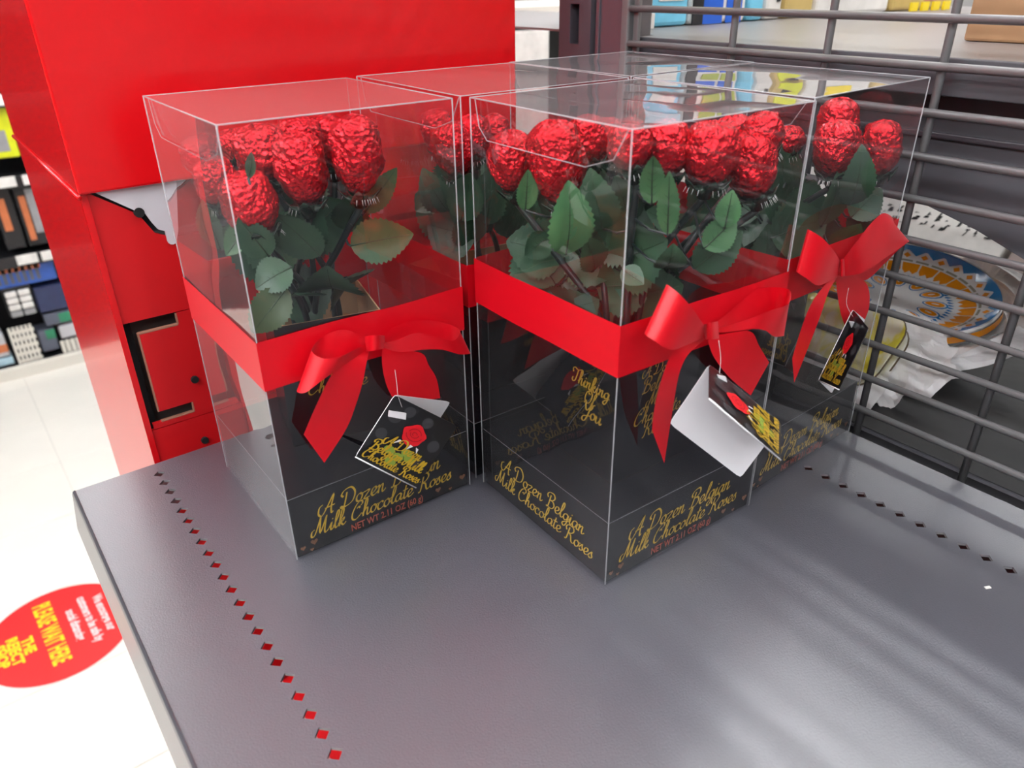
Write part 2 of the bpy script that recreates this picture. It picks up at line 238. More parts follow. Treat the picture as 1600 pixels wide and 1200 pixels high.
def acetate():
    m = bpy.data.materials.new('acetate'); m.use_nodes = True; nt = m.node_tree; nt.nodes.clear()
    o = nt.nodes.new('ShaderNodeOutputMaterial'); lw = nt.nodes.new('ShaderNodeLayerWeight'); lw.inputs['Blend'].default_value = .5
    tc = nt.nodes.new('ShaderNodeTexCoord'); n = nt.nodes.new('ShaderNodeTexNoise'); n.inputs['Scale'].default_value = 16; n.inputs['Detail'].default_value = 1
    nt.links.new(tc.outputs['Object'], n.inputs['Vector'])
    bp = nt.nodes.new('ShaderNodeBump'); bp.inputs['Strength'].default_value = .25; bp.inputs['Distance'].default_value = .004
    nt.links.new(n.outputs['Fac'], bp.inputs['Height']); nt.links.new(bp.outputs[0], lw.inputs['Normal'])
    def mth(op, a, b=None):
        x = nt.nodes.new('ShaderNodeMath'); x.operation = op
        for i, q in enumerate((a, b)):
            if q is None: continue
            if isinstance(q, (int, float)): x.inputs[i].default_value = q
            else: nt.links.new(q, x.inputs[i])
        return x.outputs[0]
    R0 = mth('ADD', mth('MULTIPLY', mth('POWER', lw.outputs['Facing'], 5), .962), .038)
    Rs = mth('DIVIDE', mth('MULTIPLY', R0, 2), mth('ADD', R0, 1))     # both faces of a thin sheet
    tr = nt.nodes.new('ShaderNodeBsdfTransparent'); tr.inputs[0].default_value = (.97, .97, .975, 1)
    gl = nt.nodes.new('ShaderNodeBsdfGlossy'); gl.inputs['Roughness'].default_value = .015; gl.inputs[0].default_value = (.98, .98, 1, 1)
    nt.links.new(bp.outputs[0], gl.inputs['Normal'])
    df = nt.nodes.new('ShaderNodeBsdfDiffuse'); df.inputs[0].default_value = (.9, .9, .92, 1)
    m1 = nt.nodes.new('ShaderNodeMixShader'); nt.links.new(mth('ADD', mth('MULTIPLY', mth('POWER', lw.outputs['Facing'], 5), .36), .002), m1.inputs[0]); nt.links.new(tr.outputs[0], m1.inputs[1]); nt.links.new(df.outputs[0], m1.inputs[2])
    m2 = nt.nodes.new('ShaderNodeMixShader'); nt.links.new(Rs, m2.inputs[0]); nt.links.new(m1.outputs[0], m2.inputs[1]); nt.links.new(gl.outputs[0], m2.inputs[2])
    nt.links.new(m2.outputs[0], o.inputs[0]); M['acetate'] = m
    e = bpy.data.materials.new('acetate_edge'); e.use_nodes = True; nt = e.node_tree; nt.nodes.clear()
    o = nt.nodes.new('ShaderNodeOutputMaterial'); tr = nt.nodes.new('ShaderNodeBsdfTransparent'); p = nt.nodes.new('ShaderNodeBsdfPrincipled')
    p.inputs['Base Color'].default_value = (.8, .8, .84, 1); p.inputs['Roughness'].default_value = .15; p.inputs['Specular IOR Level'].default_value = .9
    mx = nt.nodes.new('ShaderNodeMixShader'); mx.inputs[0].default_value = .34
    nt.links.new(tr.outputs[0], mx.inputs[1]); nt.links.new(p.outputs[0], mx.inputs[2]); nt.links.new(mx.outputs[0], o.inputs[0]); M['acetate_edge'] = e
acetate()
# ------------------------------------------------------------------ helpers
class MB:
    def __init__(s): s.v = []; s.f = []; s.m = []
    def add(s, vs, fs, mi=0):
        k = len(s.v); s.v += [tuple(x) for x in vs]; s.f += [tuple(i + k for i in f) for f in fs]; s.m += [mi] * len(fs); return s
    def box(s, x0, x1, y0, y1, z0, z1, mi=0):
        v = [(x, y, z) for z in (z0, z1) for y in (y0, y1) for x in (x0, x1)]
        return s.add(v, [(0, 2, 3, 1), (4, 5, 7, 6), (0, 1, 5, 4), (2, 6, 7, 3), (0, 4, 6, 2), (1, 3, 7, 5)], mi)
    def tube(s, pts, r, n=8, mi=0, caps=True, r2=None):
        pts = [Vector(p) for p in pts]; k = len(s.v); up = None; N = len(pts)
        for i, p in enumerate(pts):
            t = (pts[min(i + 1, N - 1)] - pts[max(i - 1, 0)]).normalized()
            if up is None: up = Vector((0, 0, 1)) if abs(t.z) < .9 else Vector((1, 0, 0))
            a = t.cross(up).normalized(); b = a.cross(t).normalized(); up = b
            rr = r if r2 is None else r + (r2 - r) * i / (N - 1)
            for j in range(n):
                q = 2 * PI * j / n; s.v.append(tuple(p + a * (math.cos(q) * rr) + b * (math.sin(q) * rr)))
        for i in range(N - 1):
            for j in range(n):
                s.f.append((k + i * n + j, k + i * n + (j + 1) % n, k + (i + 1) * n + (j + 1) % n, k + (i + 1) * n + j)); s.m.append(mi)
        if caps:
            s.f.append(tuple(k + j for j in reversed(range(n)))); s.f.append(tuple(k + (N - 1) * n + j for j in range(n))); s.m += [mi, mi]
        return s
    def grid(s, rows, mi=0, close=False):
        k = len(s.v); m = len(rows[0])
        for r_ in rows: s.v += [tuple(p) for p in r_]
        for i in range(len(rows) - 1):
            for j in range(m if close else m - 1):
                s.f.append((k + i * m + j, k + i * m + (j + 1) % m, k + (i + 1) * m + (j + 1) % m, k + (i + 1) * m + j)); s.m.append(mi)
        return s
    def poly(s, pts, n, th, mi=0):      # flat polygon given a thickness along n
        n = Vector(n).normalized() * th; a = [Vector(p) for p in pts]; k = len(a)
        return s.add([*a, *[p + n for p in a]], [tuple(range(k - 1, -1, -1)), tuple(range(k, 2 * k))] + [(i, (i + 1) % k, k + (i + 1) % k, k + i) for i in range(k)], mi)
def obj(name, mb, m, parent=None, smooth=False, bevel=0, solid=0):
    me = bpy.data.meshes.new(name)
    off = Vector((0, 0, 0)); p = parent
    while p is not None: off += p.location; p = p.parent
    me.from_pydata([tuple(Vector(v) - off) for v in mb.v], [], mb.f)
    for x in (m if isinstance(m, (list, tuple)) else [m]): me.materials.append(M[x])
    me.polygons.foreach_set('material_index', mb.m)
    if smooth: me.polygons.foreach_set('use_smooth', [True] * len(me.polygons))
    me.update(); o = bpy.data.objects.new(name, me); sc.collection.objects.link(o); o.parent = parent
    if solid:
        q = o.modifiers.new('thickness', 'SOLIDIFY'); q.thickness = solid; q.offset = 0
    if bevel:
        q = o.modifiers.new('rounding', 'BEVEL'); q.width = bevel; q.segments = 2; q.limit_method = 'ANGLE'
    return o
def tag(o, label, cat, group=None):
    o['label'] = label; o['category'] = cat
    if group: o['group'] = group
    return o
def thing(name, loc, label, cat, group=None):
    o = bpy.data.objects.new(name, None); sc.collection.objects.link(o); o.location = loc; o.empty_display_size = .02
    return tag(o, label, cat, group)
def struct(name, loc=(0, 0, 0)):
    o = bpy.data.objects.new(name, None); sc.collection.objects.link(o); o.location = loc; o['kind'] = 'structure'; return o
def catmull(P, n):
    P = [Vector(p) for p in P]; out = []
    for i in range(len(P) - 1):
        a, b, c, d = P[max(i - 1, 0)], P[i], P[i + 1], P[min(i + 2, len(P) - 1)]
        for k in range(n):
            t = k / n; out.append(.5 * ((2 * b) + (c - a) * t + (2 * a - 5 * b + 4 * c - d) * t * t + (3 * b - a - 3 * c + d) * t ** 3))
    out.append(P[-1]); return out
def rect_frame(O, U, V):
    O = Vector(O); U = Vector(U).normalized(); V = Vector(V).normalized(); N = U.cross(V)
    return lambda u, v, n=0: O + U * u + V * v + N * n
# script lettering drawn with a broad nib --------------------------------------------------------
G = {
 'a': (.5, [[(.42,.36),(.3,.45),(.12,.38),(.05,.18),(.14,.02),(.3,.08),(.42,.42),(.4,.12),(.48,.02),(.6,.14)]]),
 'c': (.42, [[(.38,.36),(.28,.45),(.1,.36),(.05,.16),(.16,.0),(.34,.04),(.5,.16)]]),
 'e': (.42, [[(.0,.12),(.2,.18),(.34,.34),(.26,.46),(.1,.38),(.06,.15),(.18,0),(.34,.04),(.48,.16)]]),
 'o': (.46, [[(.24,.45),(.08,.34),(.06,.12),(.2,0),(.36,.12),(.38,.34),(.24,.45),(.34,.37),(.52,.42)]]),
 'n': (.5, [[(.0,.36),(.1,.44),(.08,.0)],[(.08,.2),(.22,.42),(.32,.42),(.32,.1),(.4,.0),(.54,.14)]]),
 'z': (.44, [[(.04,.4),(.36,.44),(.06,.02),(.42,.05)]]),
 'l': (.3, [[(.0,.14),(.22,.6),(.26,.94),(.16,.98),(.1,.6),(.1,.14),(.2,0),(.34,.14)]]),
 'k': (.46, [[(.0,.14),(.22,.6),(.24,.94),(.14,.96),(.08,.5),(.08,0)],[(.1,.2),(.32,.44),(.3,.26),(.14,.22),(.34,.0),(.48,.14)]]),
 'i': (.26, [[(.0,.16),(.12,.44),(.1,.1),(.18,0),(.3,.14)],[(.13,.6),(.17,.66)]]),
 'g': (.5, [[(.4,.36),(.28,.45),(.1,.36),(.06,.15),(.18,.02),(.34,.12),(.42,.44),(.38,-.1),(.24,-.38),(.08,-.3),(.16,-.14),(.56,.12)]]),
 'h': (.5, [[(.0,.14),(.22,.6),(.24,.92),(.14,.96),(.1,.5),(.08,0)],[(.08,.2),(.22,.42),(.32,.4),(.32,.1),(.4,0),(.54,.14)]]),
 't': (.32, [[(.18,.8),(.12,.2),(.2,0),(.36,.14)],[(.0,.52),(.34,.56)]]),
 's': (.36, [[(.0,.14),(.2,.46),(.22,.3),(.3,.12),(.18,0),(.04,.06)]]),
 'u': (.5, [[(.04,.42),(.06,.1),(.18,0),(.34,.2),(.38,.44),(.38,.1),(.46,0),(.56,.14)]]),
 'f': (.36, [[(.0,.1),(.28,.7),(.3,.94),(.2,.96),(.14,.6),(.1,-.3),(.22,-.2),(.26,.08),(.42,.14)]]),
 'A': (.82, [[(.05,.62),(-.14,.5),(-.14,.16),(.08,.02),(.34,.45),(.62,1.02),(.56,.4),(.62,.0),(.72,.06)],[(.2,.36),(.76,.42)]]),
 'D': (.86, [[(.26,.8),(.2,.1),(.06,.0),(.0,.1),(.3,.02),(.68,.2),(.76,.65),(.48,1.0),(.1,.95),(-.06,.74),(.08,.6)]]),
 'B': (.76, [[(.28,.85),(.2,.05),(.06,.04)],[(.1,.62),(.0,.78),(.14,.98),(.48,1.02),(.62,.8),(.48,.58),(.28,.52),(.54,.5),(.68,.28),(.52,.04),(.24,.02)]]),
 'M': (.92, [[(.02,.4),(-.14,.3),(-.12,.04),(.08,.1),(.3,1.0)],[(.3,1.0),(.38,.06),(.66,1.0)],[(.66,1.0),(.64,.2),(.74,0),(.9,.14)]]),
 'C': (.7, [[(.5,.72),(.62,.84),(.52,1.02),(.24,.86),(.05,.42),(.1,.08),(.34,.0),(.66,.26)],[(.3,.62),(.4,.7),(.5,.6)]]),
 'R': (.82, [[(.28,.88),(.2,.05),(.06,.0)],[(.1,.6),(.0,.78),(.14,.98),(.5,1.02),(.64,.8),(.48,.56),(.28,.5),(.48,.4),(.6,.08),(.74,0),(.88,.14)]]),
 'T': (.62, [[(.02,.62),(-.06,.84),(.1,.96),(.4,.88),(.78,1.04)],[(.44,.92),(.36,.2),(.2,0),(.04,.1),(.1,.28)]]),
 'O': (.78, [[(.4,1.0),(.12,.8),(.06,.3),(.26,0),(.56,.12),(.7,.6),(.56,.94),(.34,1.0),(.3,.8),(.5,.74)]]),
 'Y': (.72, [[(.0,.8),(.1,1),(.2,.62),(.34,.42),(.54,.7),(.62,1)],[(.62,1),(.52,.2),(.34,-.3),(.12,-.28),(.2,-.02),(.74,.18)]]),
}
def script_text(mb, F, text, width, u0=0, v0=0, pen=.088, shear=.28, mi=0, n=.0):
    adv = sum(.34 if c == ' ' else G[c][0] for c in text); k = width / adv; x = 0
    for c in text:
        if c == ' ': x += .34; continue
        a, st = G[c]
        for s_ in st:
            P = catmull([(p[0], p[1], 0) for p in s_], 4)
            L, Rr = [], []
            for i, p in enumerate(P):
                t = P[min(i + 1, len(P) - 1)] - P[max(i - 1, 0)]; ang = math.atan2(t.y, t.x)
                w_ = pen * (.45 + .75 * abs(math.sin(ang - .5))); nn = Vector((-math.sin(ang), math.cos(ang), 0)) * w_ / 2
                for q, l_ in ((p + nn, L), (p - nn, Rr)):
                    l_.append(F(u0 + (x + q.x + q.y * shear) * k, v0 + q.y * k * 1.1, n))
            mb.grid([L, Rr], mi)
        x += a
    return mb
def flat_text(text, size, F, u, v, mb, align='LEFT', mi=0, xs=1, n=0, bold=.0):
    c = bpy.data.curves.new('lettering', 'FONT'); c.body = text; c.size = size; c.align_x = align; c.resolution_u = 2; c.offset = bold
    o = bpy.data.objects.new('lettering', c); me = bpy.data.meshes.new_from_object(o)
    mb.add([F(u + p.co.x * xs, v + p.co.y, n) for p in me.vertices], [tuple(p.vertices) for p in me.polygons], mi)
    bpy.data.objects.remove(o); bpy.data.meshes.remove(me); bpy.data.curves.remove(c); return mb
def heart(mb, F, u, v, s, mi=0):
    P = []
    for i in range(18):
        t = 2 * PI * i / 18; P.append((16 * math.sin(t) ** 3 / 17, (13 * math.cos(t) - 5 * math.cos(2 * t) - 2 * math.cos(3 * t) - math.cos(4 * t)) / 17))
    mb.add([F(u, v)] + [F(u + a * s, v + b * s) for a, b in P], [(0, i % 18 + 1, (i + 1) % 18 + 1) for i in range(18)], mi)
# ------------------------------------------------------------------ setting: floor, ceiling
FZ = -.986
fl = struct('floor')
obj('grout_bed', MB().box(-6, 8, -5, 9, FZ - .03, FZ - .0015), 'grout', fl)
tb = MB().box(0, .3036, 0, .3036, -.003, 0); tile0 = None
for i in range(-5, 7):
    for j in range(-2, 12):
        x = .006 + .3048 * i + .0006; y = 1.581 + .3048 * (j - 4) + .0006
        if tile0 is None:
            tile0 = obj('tile', tb, 'floor_tile', fl, bevel=.0006); t_ = tile0
        else:
            t_ = tile0.copy(); sc.collection.objects.link(t_)
        t_.location = (x, y, FZ)
far = obj('tile_field', MB().box(-6, -1.52, -5, 9, FZ - .003, FZ - .0003).box(2.14, 8, -5, 9, FZ - .003, FZ - .0003).box(-1.52, 2.14, 4.02, 9, FZ - .003, FZ - .0003).box(-1.52, 2.14, -5, -.25, FZ - .003, FZ - .0003), 'floor_tile', fl)
ce = struct('ceiling'); obj('ceiling_slab', MB().box(-6, 8, -5, 9, 2.1, 2.2), 'ceiling_white', ce)
for x in (-3.3, -2.6, -1.9, -1.2, .2, 1.2, 1.6, 1.95, 4.0):  # some left-hand rows added as unseen fill for the bay behind the mesh
    for y0 in (-3.6, -1.9, -.6, 1.1, 2.7, 4.3):
        if x == 1.2 and y0 != 1.1: continue
        l = thing('ceiling_light', (x, y0, 2.03), 'white fluorescent batten in a row on the shop ceiling', 'light', 'ceiling battens')
        obj('housing', MB().box(x - .07, x + .07, y0, y0 + 1.25, 2.06, 2.1), 'lamp_body', l)
        obj('tube', MB().tube([(x, y0 + .02, 2.04), (x, y0 + 1.23, 2.04)], .03, 10), 'lamp_glow', l)

mat('wall_paint', (.3, .29, .29), .8)
for n_, a in (('wall_left', (-5, -4.9, -5, 8)), ('wall_right', (6.9, 7, -5, 8)), ('wall_front', (-5, 7, -5, -4.9)), ('wall_back', (-5, 7, 7.9, 8))):
    o = obj(n_, MB().box(*a, FZ, 2.1), 'wall_paint'); o['kind'] = 'structure'
ar = thing('unseen_aisle_rack', (-1.7, -1.5, FZ), 'unseen stocked rack on the near side of the aisle, added for reflections in the panes', 'rack')  # out of view, invented to shape the light and the pane reflections
obj('rack_back', MB().box(-2.1, -2.06, -4.4, 2.0, FZ, .85), 'p_slate', ar)
for z in (-.8, -.4, -.05, .3, .65): obj('rack_shelf', MB().box(-2.06, -1.6, -4.4, 2.0, z - .02, z), 'p_grey', ar)
rr = random.Random(11)
for z in (-.8, -.4, -.05, .3):
    y = -4.35
    while y < 1.8:
        w_ = rr.uniform(.12, .3); h_ = rr.uniform(.18, .31)
        obj('stock', MB().box(-2.0, -1.68 - rr.random() * .06, y, y + w_ - .01, z, z + h_), rr.choice(['p_white', 'p_orange', 'p_slate', 'p_black', 'p_grey', 'p_tan', 'p_navy', 'p_red', 'p_black']), ar); y += w_

mat('cream_deck', (.23, .21, .205), .4, var=(5, .08))
mat('lining', (.022, .022, .025), .6, bump=(14, .4, .01))
mat('highlight_grey', (.12, .12, .13), .4)
mat('china', (.92, .91, .90), .12, coat=.4)
mat('glaze_blue', (.03, .22, .52), .15); mat('glaze_orange', (.85, .30, .01), .15); mat('glaze_grey', (.35, .33, .25), .2)
mat('rim_brown', (.12, .08, .04), .4); mat('p_tan_dull', (.35, .28, .26), .6, var=(20, .15))
def marble():
    m = mat('marble_yellow', (.8, .76, .5), .12, coat=.4); nt = m.node_tree; n = nt.nodes.new('ShaderNodeTexNoise'); n.inputs['Scale'].default_value = 28; n.inputs['Distortion'].default_value = 2
    nt.links.new(nt.nodes['Texture Coordinate'].outputs['Object'], n.inputs['Vector']); r = nt.nodes.new('ShaderNodeValToRGB')
    r.color_ramp.elements[0].position = .42; r.color_ramp.elements[1].position = .6; r.color_ramp.elements[0].color = (.9, .87, .66, 1); r.color_ramp.elements[1].color = (.85, .74, .08, 1)
    nt.links.new(n.outputs['Fac'], r.inputs[0]); nt.links.new(r.outputs[0], nt.nodes['Principled BSDF'].inputs['Base Color'])
marble()
# ------------------------------------------------------------------ the shelf with its two rows of diamond holes
SX0, SX1, SY0, SY1, PT = -.049, .410, -1.21, .0145, .0127
XB = D['D_row']; Y0B = D['y0_row']
sh = thing('metal_shelf', (0, 0, 0), 'grey powder-coated metal shelf with rows of diamond holes under the gift boxes', 'shelf')
mb = MB(); TH = .0016; HD = .0037
def holed_row(xc, ystart, n):
    for i in range(n):
        y = ystart - i * PT; x0, x1, y0, y1 = xc - PT / 2, xc + PT / 2, y - PT / 2, y + PT / 2
        S = [(x0, y0), (x1, y0), (x1, y1), (x0, y1)]; Dm = [(xc, y - HD * 1.02), (xc + HD, y), (xc, y + HD * 1.02), (xc - HD, y)]
        v = [(a, b, 0) for a, b in S + Dm] + [(a, b, -TH) for a, b in S + Dm]; f = []
        for k in range(4):
            f.append((k, (k + 1) % 4, 4 + k)); f.append(((k + 1) % 4, 4 + (k + 1) % 4, 4 + k))
            f.append((8 + (k + 1) % 4, 8 + k, 12 + k)); f.append((8 + (k + 1) % 4, 12 + k, 12 + (k + 1) % 4))
            f.append((4 + k, 4 + (k + 1) % 4, 12 + (k + 1) % 4, 12 + k))
        mb.add(v, f)
nF = 94; holed_row(0, 0, nF); yF0, yF1 = PT / 2, PT / 2 - nF * PT
nB = int((SY1 - .006 - SY0) / PT); kB = int((SY1 - .006 - Y0B) / PT); yb = Y0B + kB * PT; holed_row(XB, yb, nF)
def plate(x0, x1, y0, y1): mb.box(x0, x1, y0, y1, -TH, 0)
plate(SX0, -PT / 2, SY0, SY1); plate(PT / 2, XB - PT / 2, SY0, SY1); plate(XB + PT / 2, SX1, SY0, SY1)
plate(-PT / 2, PT / 2, yF0, SY1); plate(-PT / 2, PT / 2, SY0, yF1)
plate(XB - PT / 2, XB + PT / 2, yb + PT / 2, SY1); plate(XB - PT / 2, XB + PT / 2, SY0, yb + PT / 2 - nF * PT)
obj('top_plate', mb, 'shelf_grey', sh)
prof = [(-.049, 0), (-.0503, -.0006), (-.0509, -.0022), (-.0512, -.005), (-.0545, -.0285), (-.0545, -.031), (-.052, -.033)]
obj('front_lip', MB().grid([[(x, SY0, z) for x, z in prof], [(x, SY1, z) for x, z in prof]]), 'shelf_grey', sh, True, solid=.0012)
obj('end_flange', MB().box(-.049, .410, SY1 - .0016, SY1 + .0002, -.042, -.0002), 'shelf_grey', sh)
obj('back_flange', MB().box(.4085, .410, SY0, SY1, -.035, -.0016), 'shelf_grey', sh)
obj('under_rib', MB().box(.12, .2, SY0, SY1 - .002, -.02, -.0017), 'shelf_grey', sh)
obj('price_sticker', MB().box(-.0549, -.0543, -.225, -.2, -.0315, -.0298), 'p_white', sh)
# red stock on the shelf below, seen through the holes
low = thing('lower_shelf', (0, 0, -.56), 'grey metal shelf seen only through the diamond holes', 'shelf')
obj('deck', MB().box(-.05, .410, -1.21, .01, -.562, -.56), 'shelf_grey', low)
for i, y0 in enumerate((-.13, -.29, -.45, -.61)):
    c = thing('red_carton', (.03, y0 + .07, -.56), 'red carton on the lower shelf showing through the diamond holes', 'carton', 'red cartons under the shelf')
    obj('carton_body', MB().box(-.045, .18, y0, y0 + .135, -.56, -.24), 'display_card', c, bevel=.001)
    obj('lid_tape', MB().box(.03, .05, y0 + .001, y0 + .134, -.2399, -.2395), 'p_pink', c)
bp_ = thing('bay_divider', (.4, -.6, FZ), 'dark steel panel closing the back of the bay below the shelf', 'panel')
obj('divider_sheet', MB().box(.4125, .4145, -1.21, .015, FZ, -.014), 'p_black', bp_)
o = obj('paper_scrap', MB().poly([(.3205, -.3925, .0002), (.3235, -.394, .0002), (.3245, -.3925, .0002), (.3215, -.391, .0002)], (0, 0, 1), .0004), 'p_white')
tag(o, 'tiny white paper scrap on the shelf near the wire mesh', 'scrap')
# ------------------------------------------------------------------ wire mesh back, upright
MX = D['M']; DZ = D['dz']
bm_ = thing('mesh_back', (MX, -.6, 0), 'grey welded wire mesh panel standing along the back of the shelf', 'mesh panel')
WY1 = -.008
for k in range(25):
    z = D['zw'] + DZ * k
    obj('wire', MB().tube([(MX, -1.21, z), (MX, WY1, z)], .0025, 8), 'wire_grey', bm_, True)
k = 0
while D['yv'] - D['dv'] * k > -1.2:
    y = D['yv'] - D['dv'] * k
    obj('wire', MB().tube([(MX + .0042, y, -.012), (MX + .0042, y, .62)], .0026, 8), 'wire_grey', bm_, True); k += 1
obj('bottom_channel', MB().box(.4146, .46, -1.21, .0, -.018, -.0145), 'dark_panel', bm_)
obj('side_frame', MB().box(MX - .002, MX + .006, WY1 + .0005, WY1 + .0085, 0.0, .62), 'wire_grey', bm_, bevel=.0015)
obj('inner_frame', MB().box(MX + .003, MX + .007, WY1 - .006, WY1 - .0005, 0.0, .62), 'wire_grey', bm_, bevel=.001)
up = thing('slotted_upright', (.435, .045, FZ), 'dark grey slotted steel upright at the end of the wire mesh', 'post')
mb = MB(); yA, yB, xA = .0412, .0818, .4195
slots = [(.2405 + .0508 * i, .2405 + .0508 * i + .0315) for i in range(-24, 8)]
mb.box(xA, xA + .03, yA, yA + .0145, FZ, .7); mb.box(xA, xA + .03, yB - .0145, yB, FZ, .7)
zp = FZ
for a, b in slots:
    mb.box(xA, xA + .03, yA + .0145, yB - .0145, zp, a); zp = b
mb.box(xA, xA + .03, yA + .0145, yB - .0145, zp, .7)
obj('column', mb, 'post_grey', up); obj('slot_backing', MB().box(xA + .024, xA + .029, yA + .014, yB - .014, FZ, .69), 'black_void', up)
obj('side_cover', MB().box(.4225, .4525, .0015, .0385, FZ, .7), 'shelf_grey', up, bevel=.002)
obj('cover_rib', MB().box(.4208, .4228, .032, .0365, FZ, .7), 'shelf_grey', up, bevel=.0008)
# ------------------------------------------------------------------ red cardboard display
dx0, dx1, dy0, dy1 = .0035, .331, .03, .29
ds = thing('cardboard_display', ((dx0 + dx1) / 2, (dy0 + dy1) / 2, FZ), 'tall glossy red cardboard display stand behind the end of the shelf', 'display stand')
obj('upper_box', MB().box(dx0 - .0008, dx1, dy0, dy1, .182, 1.15), 'display_red', ds, bevel=.0015)
obj('side_panel', MB().box(dx0, dx0 + .004, dy0 + .004, dy1, FZ, .1815), 'display_red', ds)
obj('side_panel', MB().box(dx1 - .004, dx1, dy0 + .004, dy1, FZ, .1815), 'display_red', ds)
obj('fold_ridge', MB().tube([(dx0 - .001, dy0, .181), (dx0 - .0012, dy1, .181)], .0016, 6), 'display_red', ds, True)
yf = dy0 + .006
fp = MB()
fp.poly([(dx0 + .002, yf, .1835), (dx0 + .002, yf, .0955), (dx1, yf, .0955), (dx1, yf, .15), (.2, yf, .16), (.13, yf, .125), (.07, yf, .125), (.05, yf, .146), (.0405, yf, .1505), (.0335, yf, .164)], (0, 1, 0), .003)
obj('front_panel', fp, 'display_card', ds)
lp = MB()
lp.box(.0415, dx1, yf, yf + .003, .0865, .0949); lp.box(.0155, dx1, yf, yf + .003, .0265, .0865); lp.box(.0385, dx1, yf, yf + .003, .0185, .0265)
lp.box(.0095, dx1, yf, yf + .003, .0142, .0185)
obj('slotted_panel', lp, 'display_card', ds)
obj('base_panel', MB().box(dx0 + .002, dx1, yf, yf + .003, FZ, .0136), 'display_card', ds)
obj('cut_edge', MB().box(.0148, .0158, yf - .0002, yf + .003, .0265, .0865).box(.0155, .0412, yf - .0002, yf + .003, .0858, .0868).box(.0155, .038, yf - .0002, yf + .003, .0182, .0189).box(.038, .0388, yf - .0002, yf + .003, .0185, .0262).box(.041, .0418, yf - .0002, yf + .003, .0868, .0945), 'kraft_edge', ds)
obj('inner_board', MB().box(dx0 + .006, dx1 - .006, yf + .02, yf + .024, FZ, .14), 'inner_grey', ds)
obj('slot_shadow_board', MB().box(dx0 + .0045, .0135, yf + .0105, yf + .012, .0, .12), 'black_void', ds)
ins = MB()
def arc(cx, cz, r_, a0, a1, n): return [(cx + r_ * math.cos(a0 + (a1 - a0) * i / n), cz + r_ * math.sin(a0 + (a1 - a0) * i / n)) for i in range(n + 1)]
pl = [(.012, .1815), (.0325, .1665), (.037, .1645), (.04, .1575), (.0425, .153), (.0465, .151)] + arc(.0495, .1445, .003, PI, 2 * PI, 6) + [(.0545, .15), (.06, .1815)]
ins.poly([(x, yf - .0015, z) for x, z in pl], (0, 1, 0), .002)
obj('plastic_insert', ins, 'white_plastic', ds)
for (x, z, r_) in ((.0338, .1655, .0031), (.0433, .0434, .0026), (.0405, -.0065, .0026)):
    obj('hole_shade_disc', MB().tube([(x, yf - .0022, z), (x, yf + .002, z)], r_, 16), 'black_void', ds)  # black discs painting the shade inside round holes, nothing is cut
obj('white_strip', MB().box(.132, .137, yf - .001, yf + .003, .135, .181), 'white_plastic', ds)
# ------------------------------------------------------------------ floor sticker
st = thing('floor_sticker', (-.15, 1.14, FZ), 'round red queueing sticker with yellow and white lettering on the tiled floor', 'floor sticker')
cxs, cys, rs = D['st']
obj('disc', MB().tube([(cxs, cys, FZ + .0002), (cxs, cys, FZ + .0009)], rs, 72), 'sticker_red', st)
F = rect_frame((cxs, cys, FZ + .0013), (.04, -1, 0), (1, .04, 0))
mb = flat_text('PLEASE WAIT HERE', .05, F, -.01, -.032, MB(), 'CENTER', xs=.52, bold=.0015)
for t_, v_ in (('THE', -.072), ('REJECT', -.098), ('SHOP', -.124)): flat_text(t_, .03, F, .0, v_, mb, 'CENTER', bold=.0015)
obj('yellow_lettering', mb, 'sticker_yellow', st)
mb = MB()
for t_, v_ in (('We encourage our', .084), ('customers to be safe by', .054), ('social distancing', .024)): flat_text(t_, .027, F, 0, v_, mb, 'CENTER', xs=.66, bold=.0008)
obj('white_lettering', mb, 'sticker_white', st)
# ------------------------------------------------------------------ background rack across the aisle (left)
ry = 2.6
rk = thing('product_rack', (.3, 2.8, FZ), 'black shop rack with white label strips beyond the red display', 'rack')
obj('back_board', MB().box(-1.6, 2.2, ry + .4, ry + .42, FZ, .8), 'p_black', rk)
obj('kick_plate', MB().box(-1.6, 2.2, ry - .02, ry, FZ, -.945), 'cream', rk)
for z in (-.945, -.55, -.285, -.03, .24, .52):
    obj('shelf_deck', MB().box(-1.6, 2.2, ry, ry + .4, z - .02, z), 'p_black', rk)
    obj('label_rail', MB().box(-1.6, 2.2, ry - .012, ry - .001, z - .035, z + .004), 'p_black' if z > -.9 else 'cream', rk)
for z, xs in ((-.55, (.138, .215, .3)), (-.285, (.145, .23, .31)), (-.03, (.13, .2, .29))):
    for x in xs: obj('price_label', MB().box(x - .035, x + .03, ry - .016, ry - .0125, z - .028, z + .006), 'p_white', rk, bevel=.001)
def pack(name, label, cat, x0, x1, z0, z1, col, bands=(), y=ry + .02, dep=.08, group=None, bev=.004):
    o = thing(name, ((x0 + x1) / 2, y, z0), label, cat, group)
    obj('pack_body', MB().box(x0, x1, y, y + dep, z0, z1), col, o, bevel=bev)
    for (nm, a0, a1, b0, b1, c) in bands:
        obj(nm, MB().box(x0 + (x1 - x0) * a0, x0 + (x1 - x0) * a1, y - .0012, y - .0002, z0 + (z1 - z0) * b0, z0 + (z1 - z0) * b1), c, o)
    return o
pack('yellow_pack', 'yellow packet with a grey print hanging on the rack left of the red display', 'packet', .13, .214, -.225, -.05, 'p_yellow', (('printed_panel', .12, .72, .12, .5, 'p_grey'),))
pack('bottle_pack', 'slim dark packet between the yellow packet and the red display', 'packet', .224, .262, -.28, -.04, 'p_grey', (('printed_panel', .2, .8, .5, .9, 'p_olive'),))
pack('glove_pack', 'black packet with orange print on the middle shelf of the rack', 'packet', .09, .15, -.53, -.31, 'p_black', (('printed_panel', .2, .6, .3, .8, 'p_orange'),))
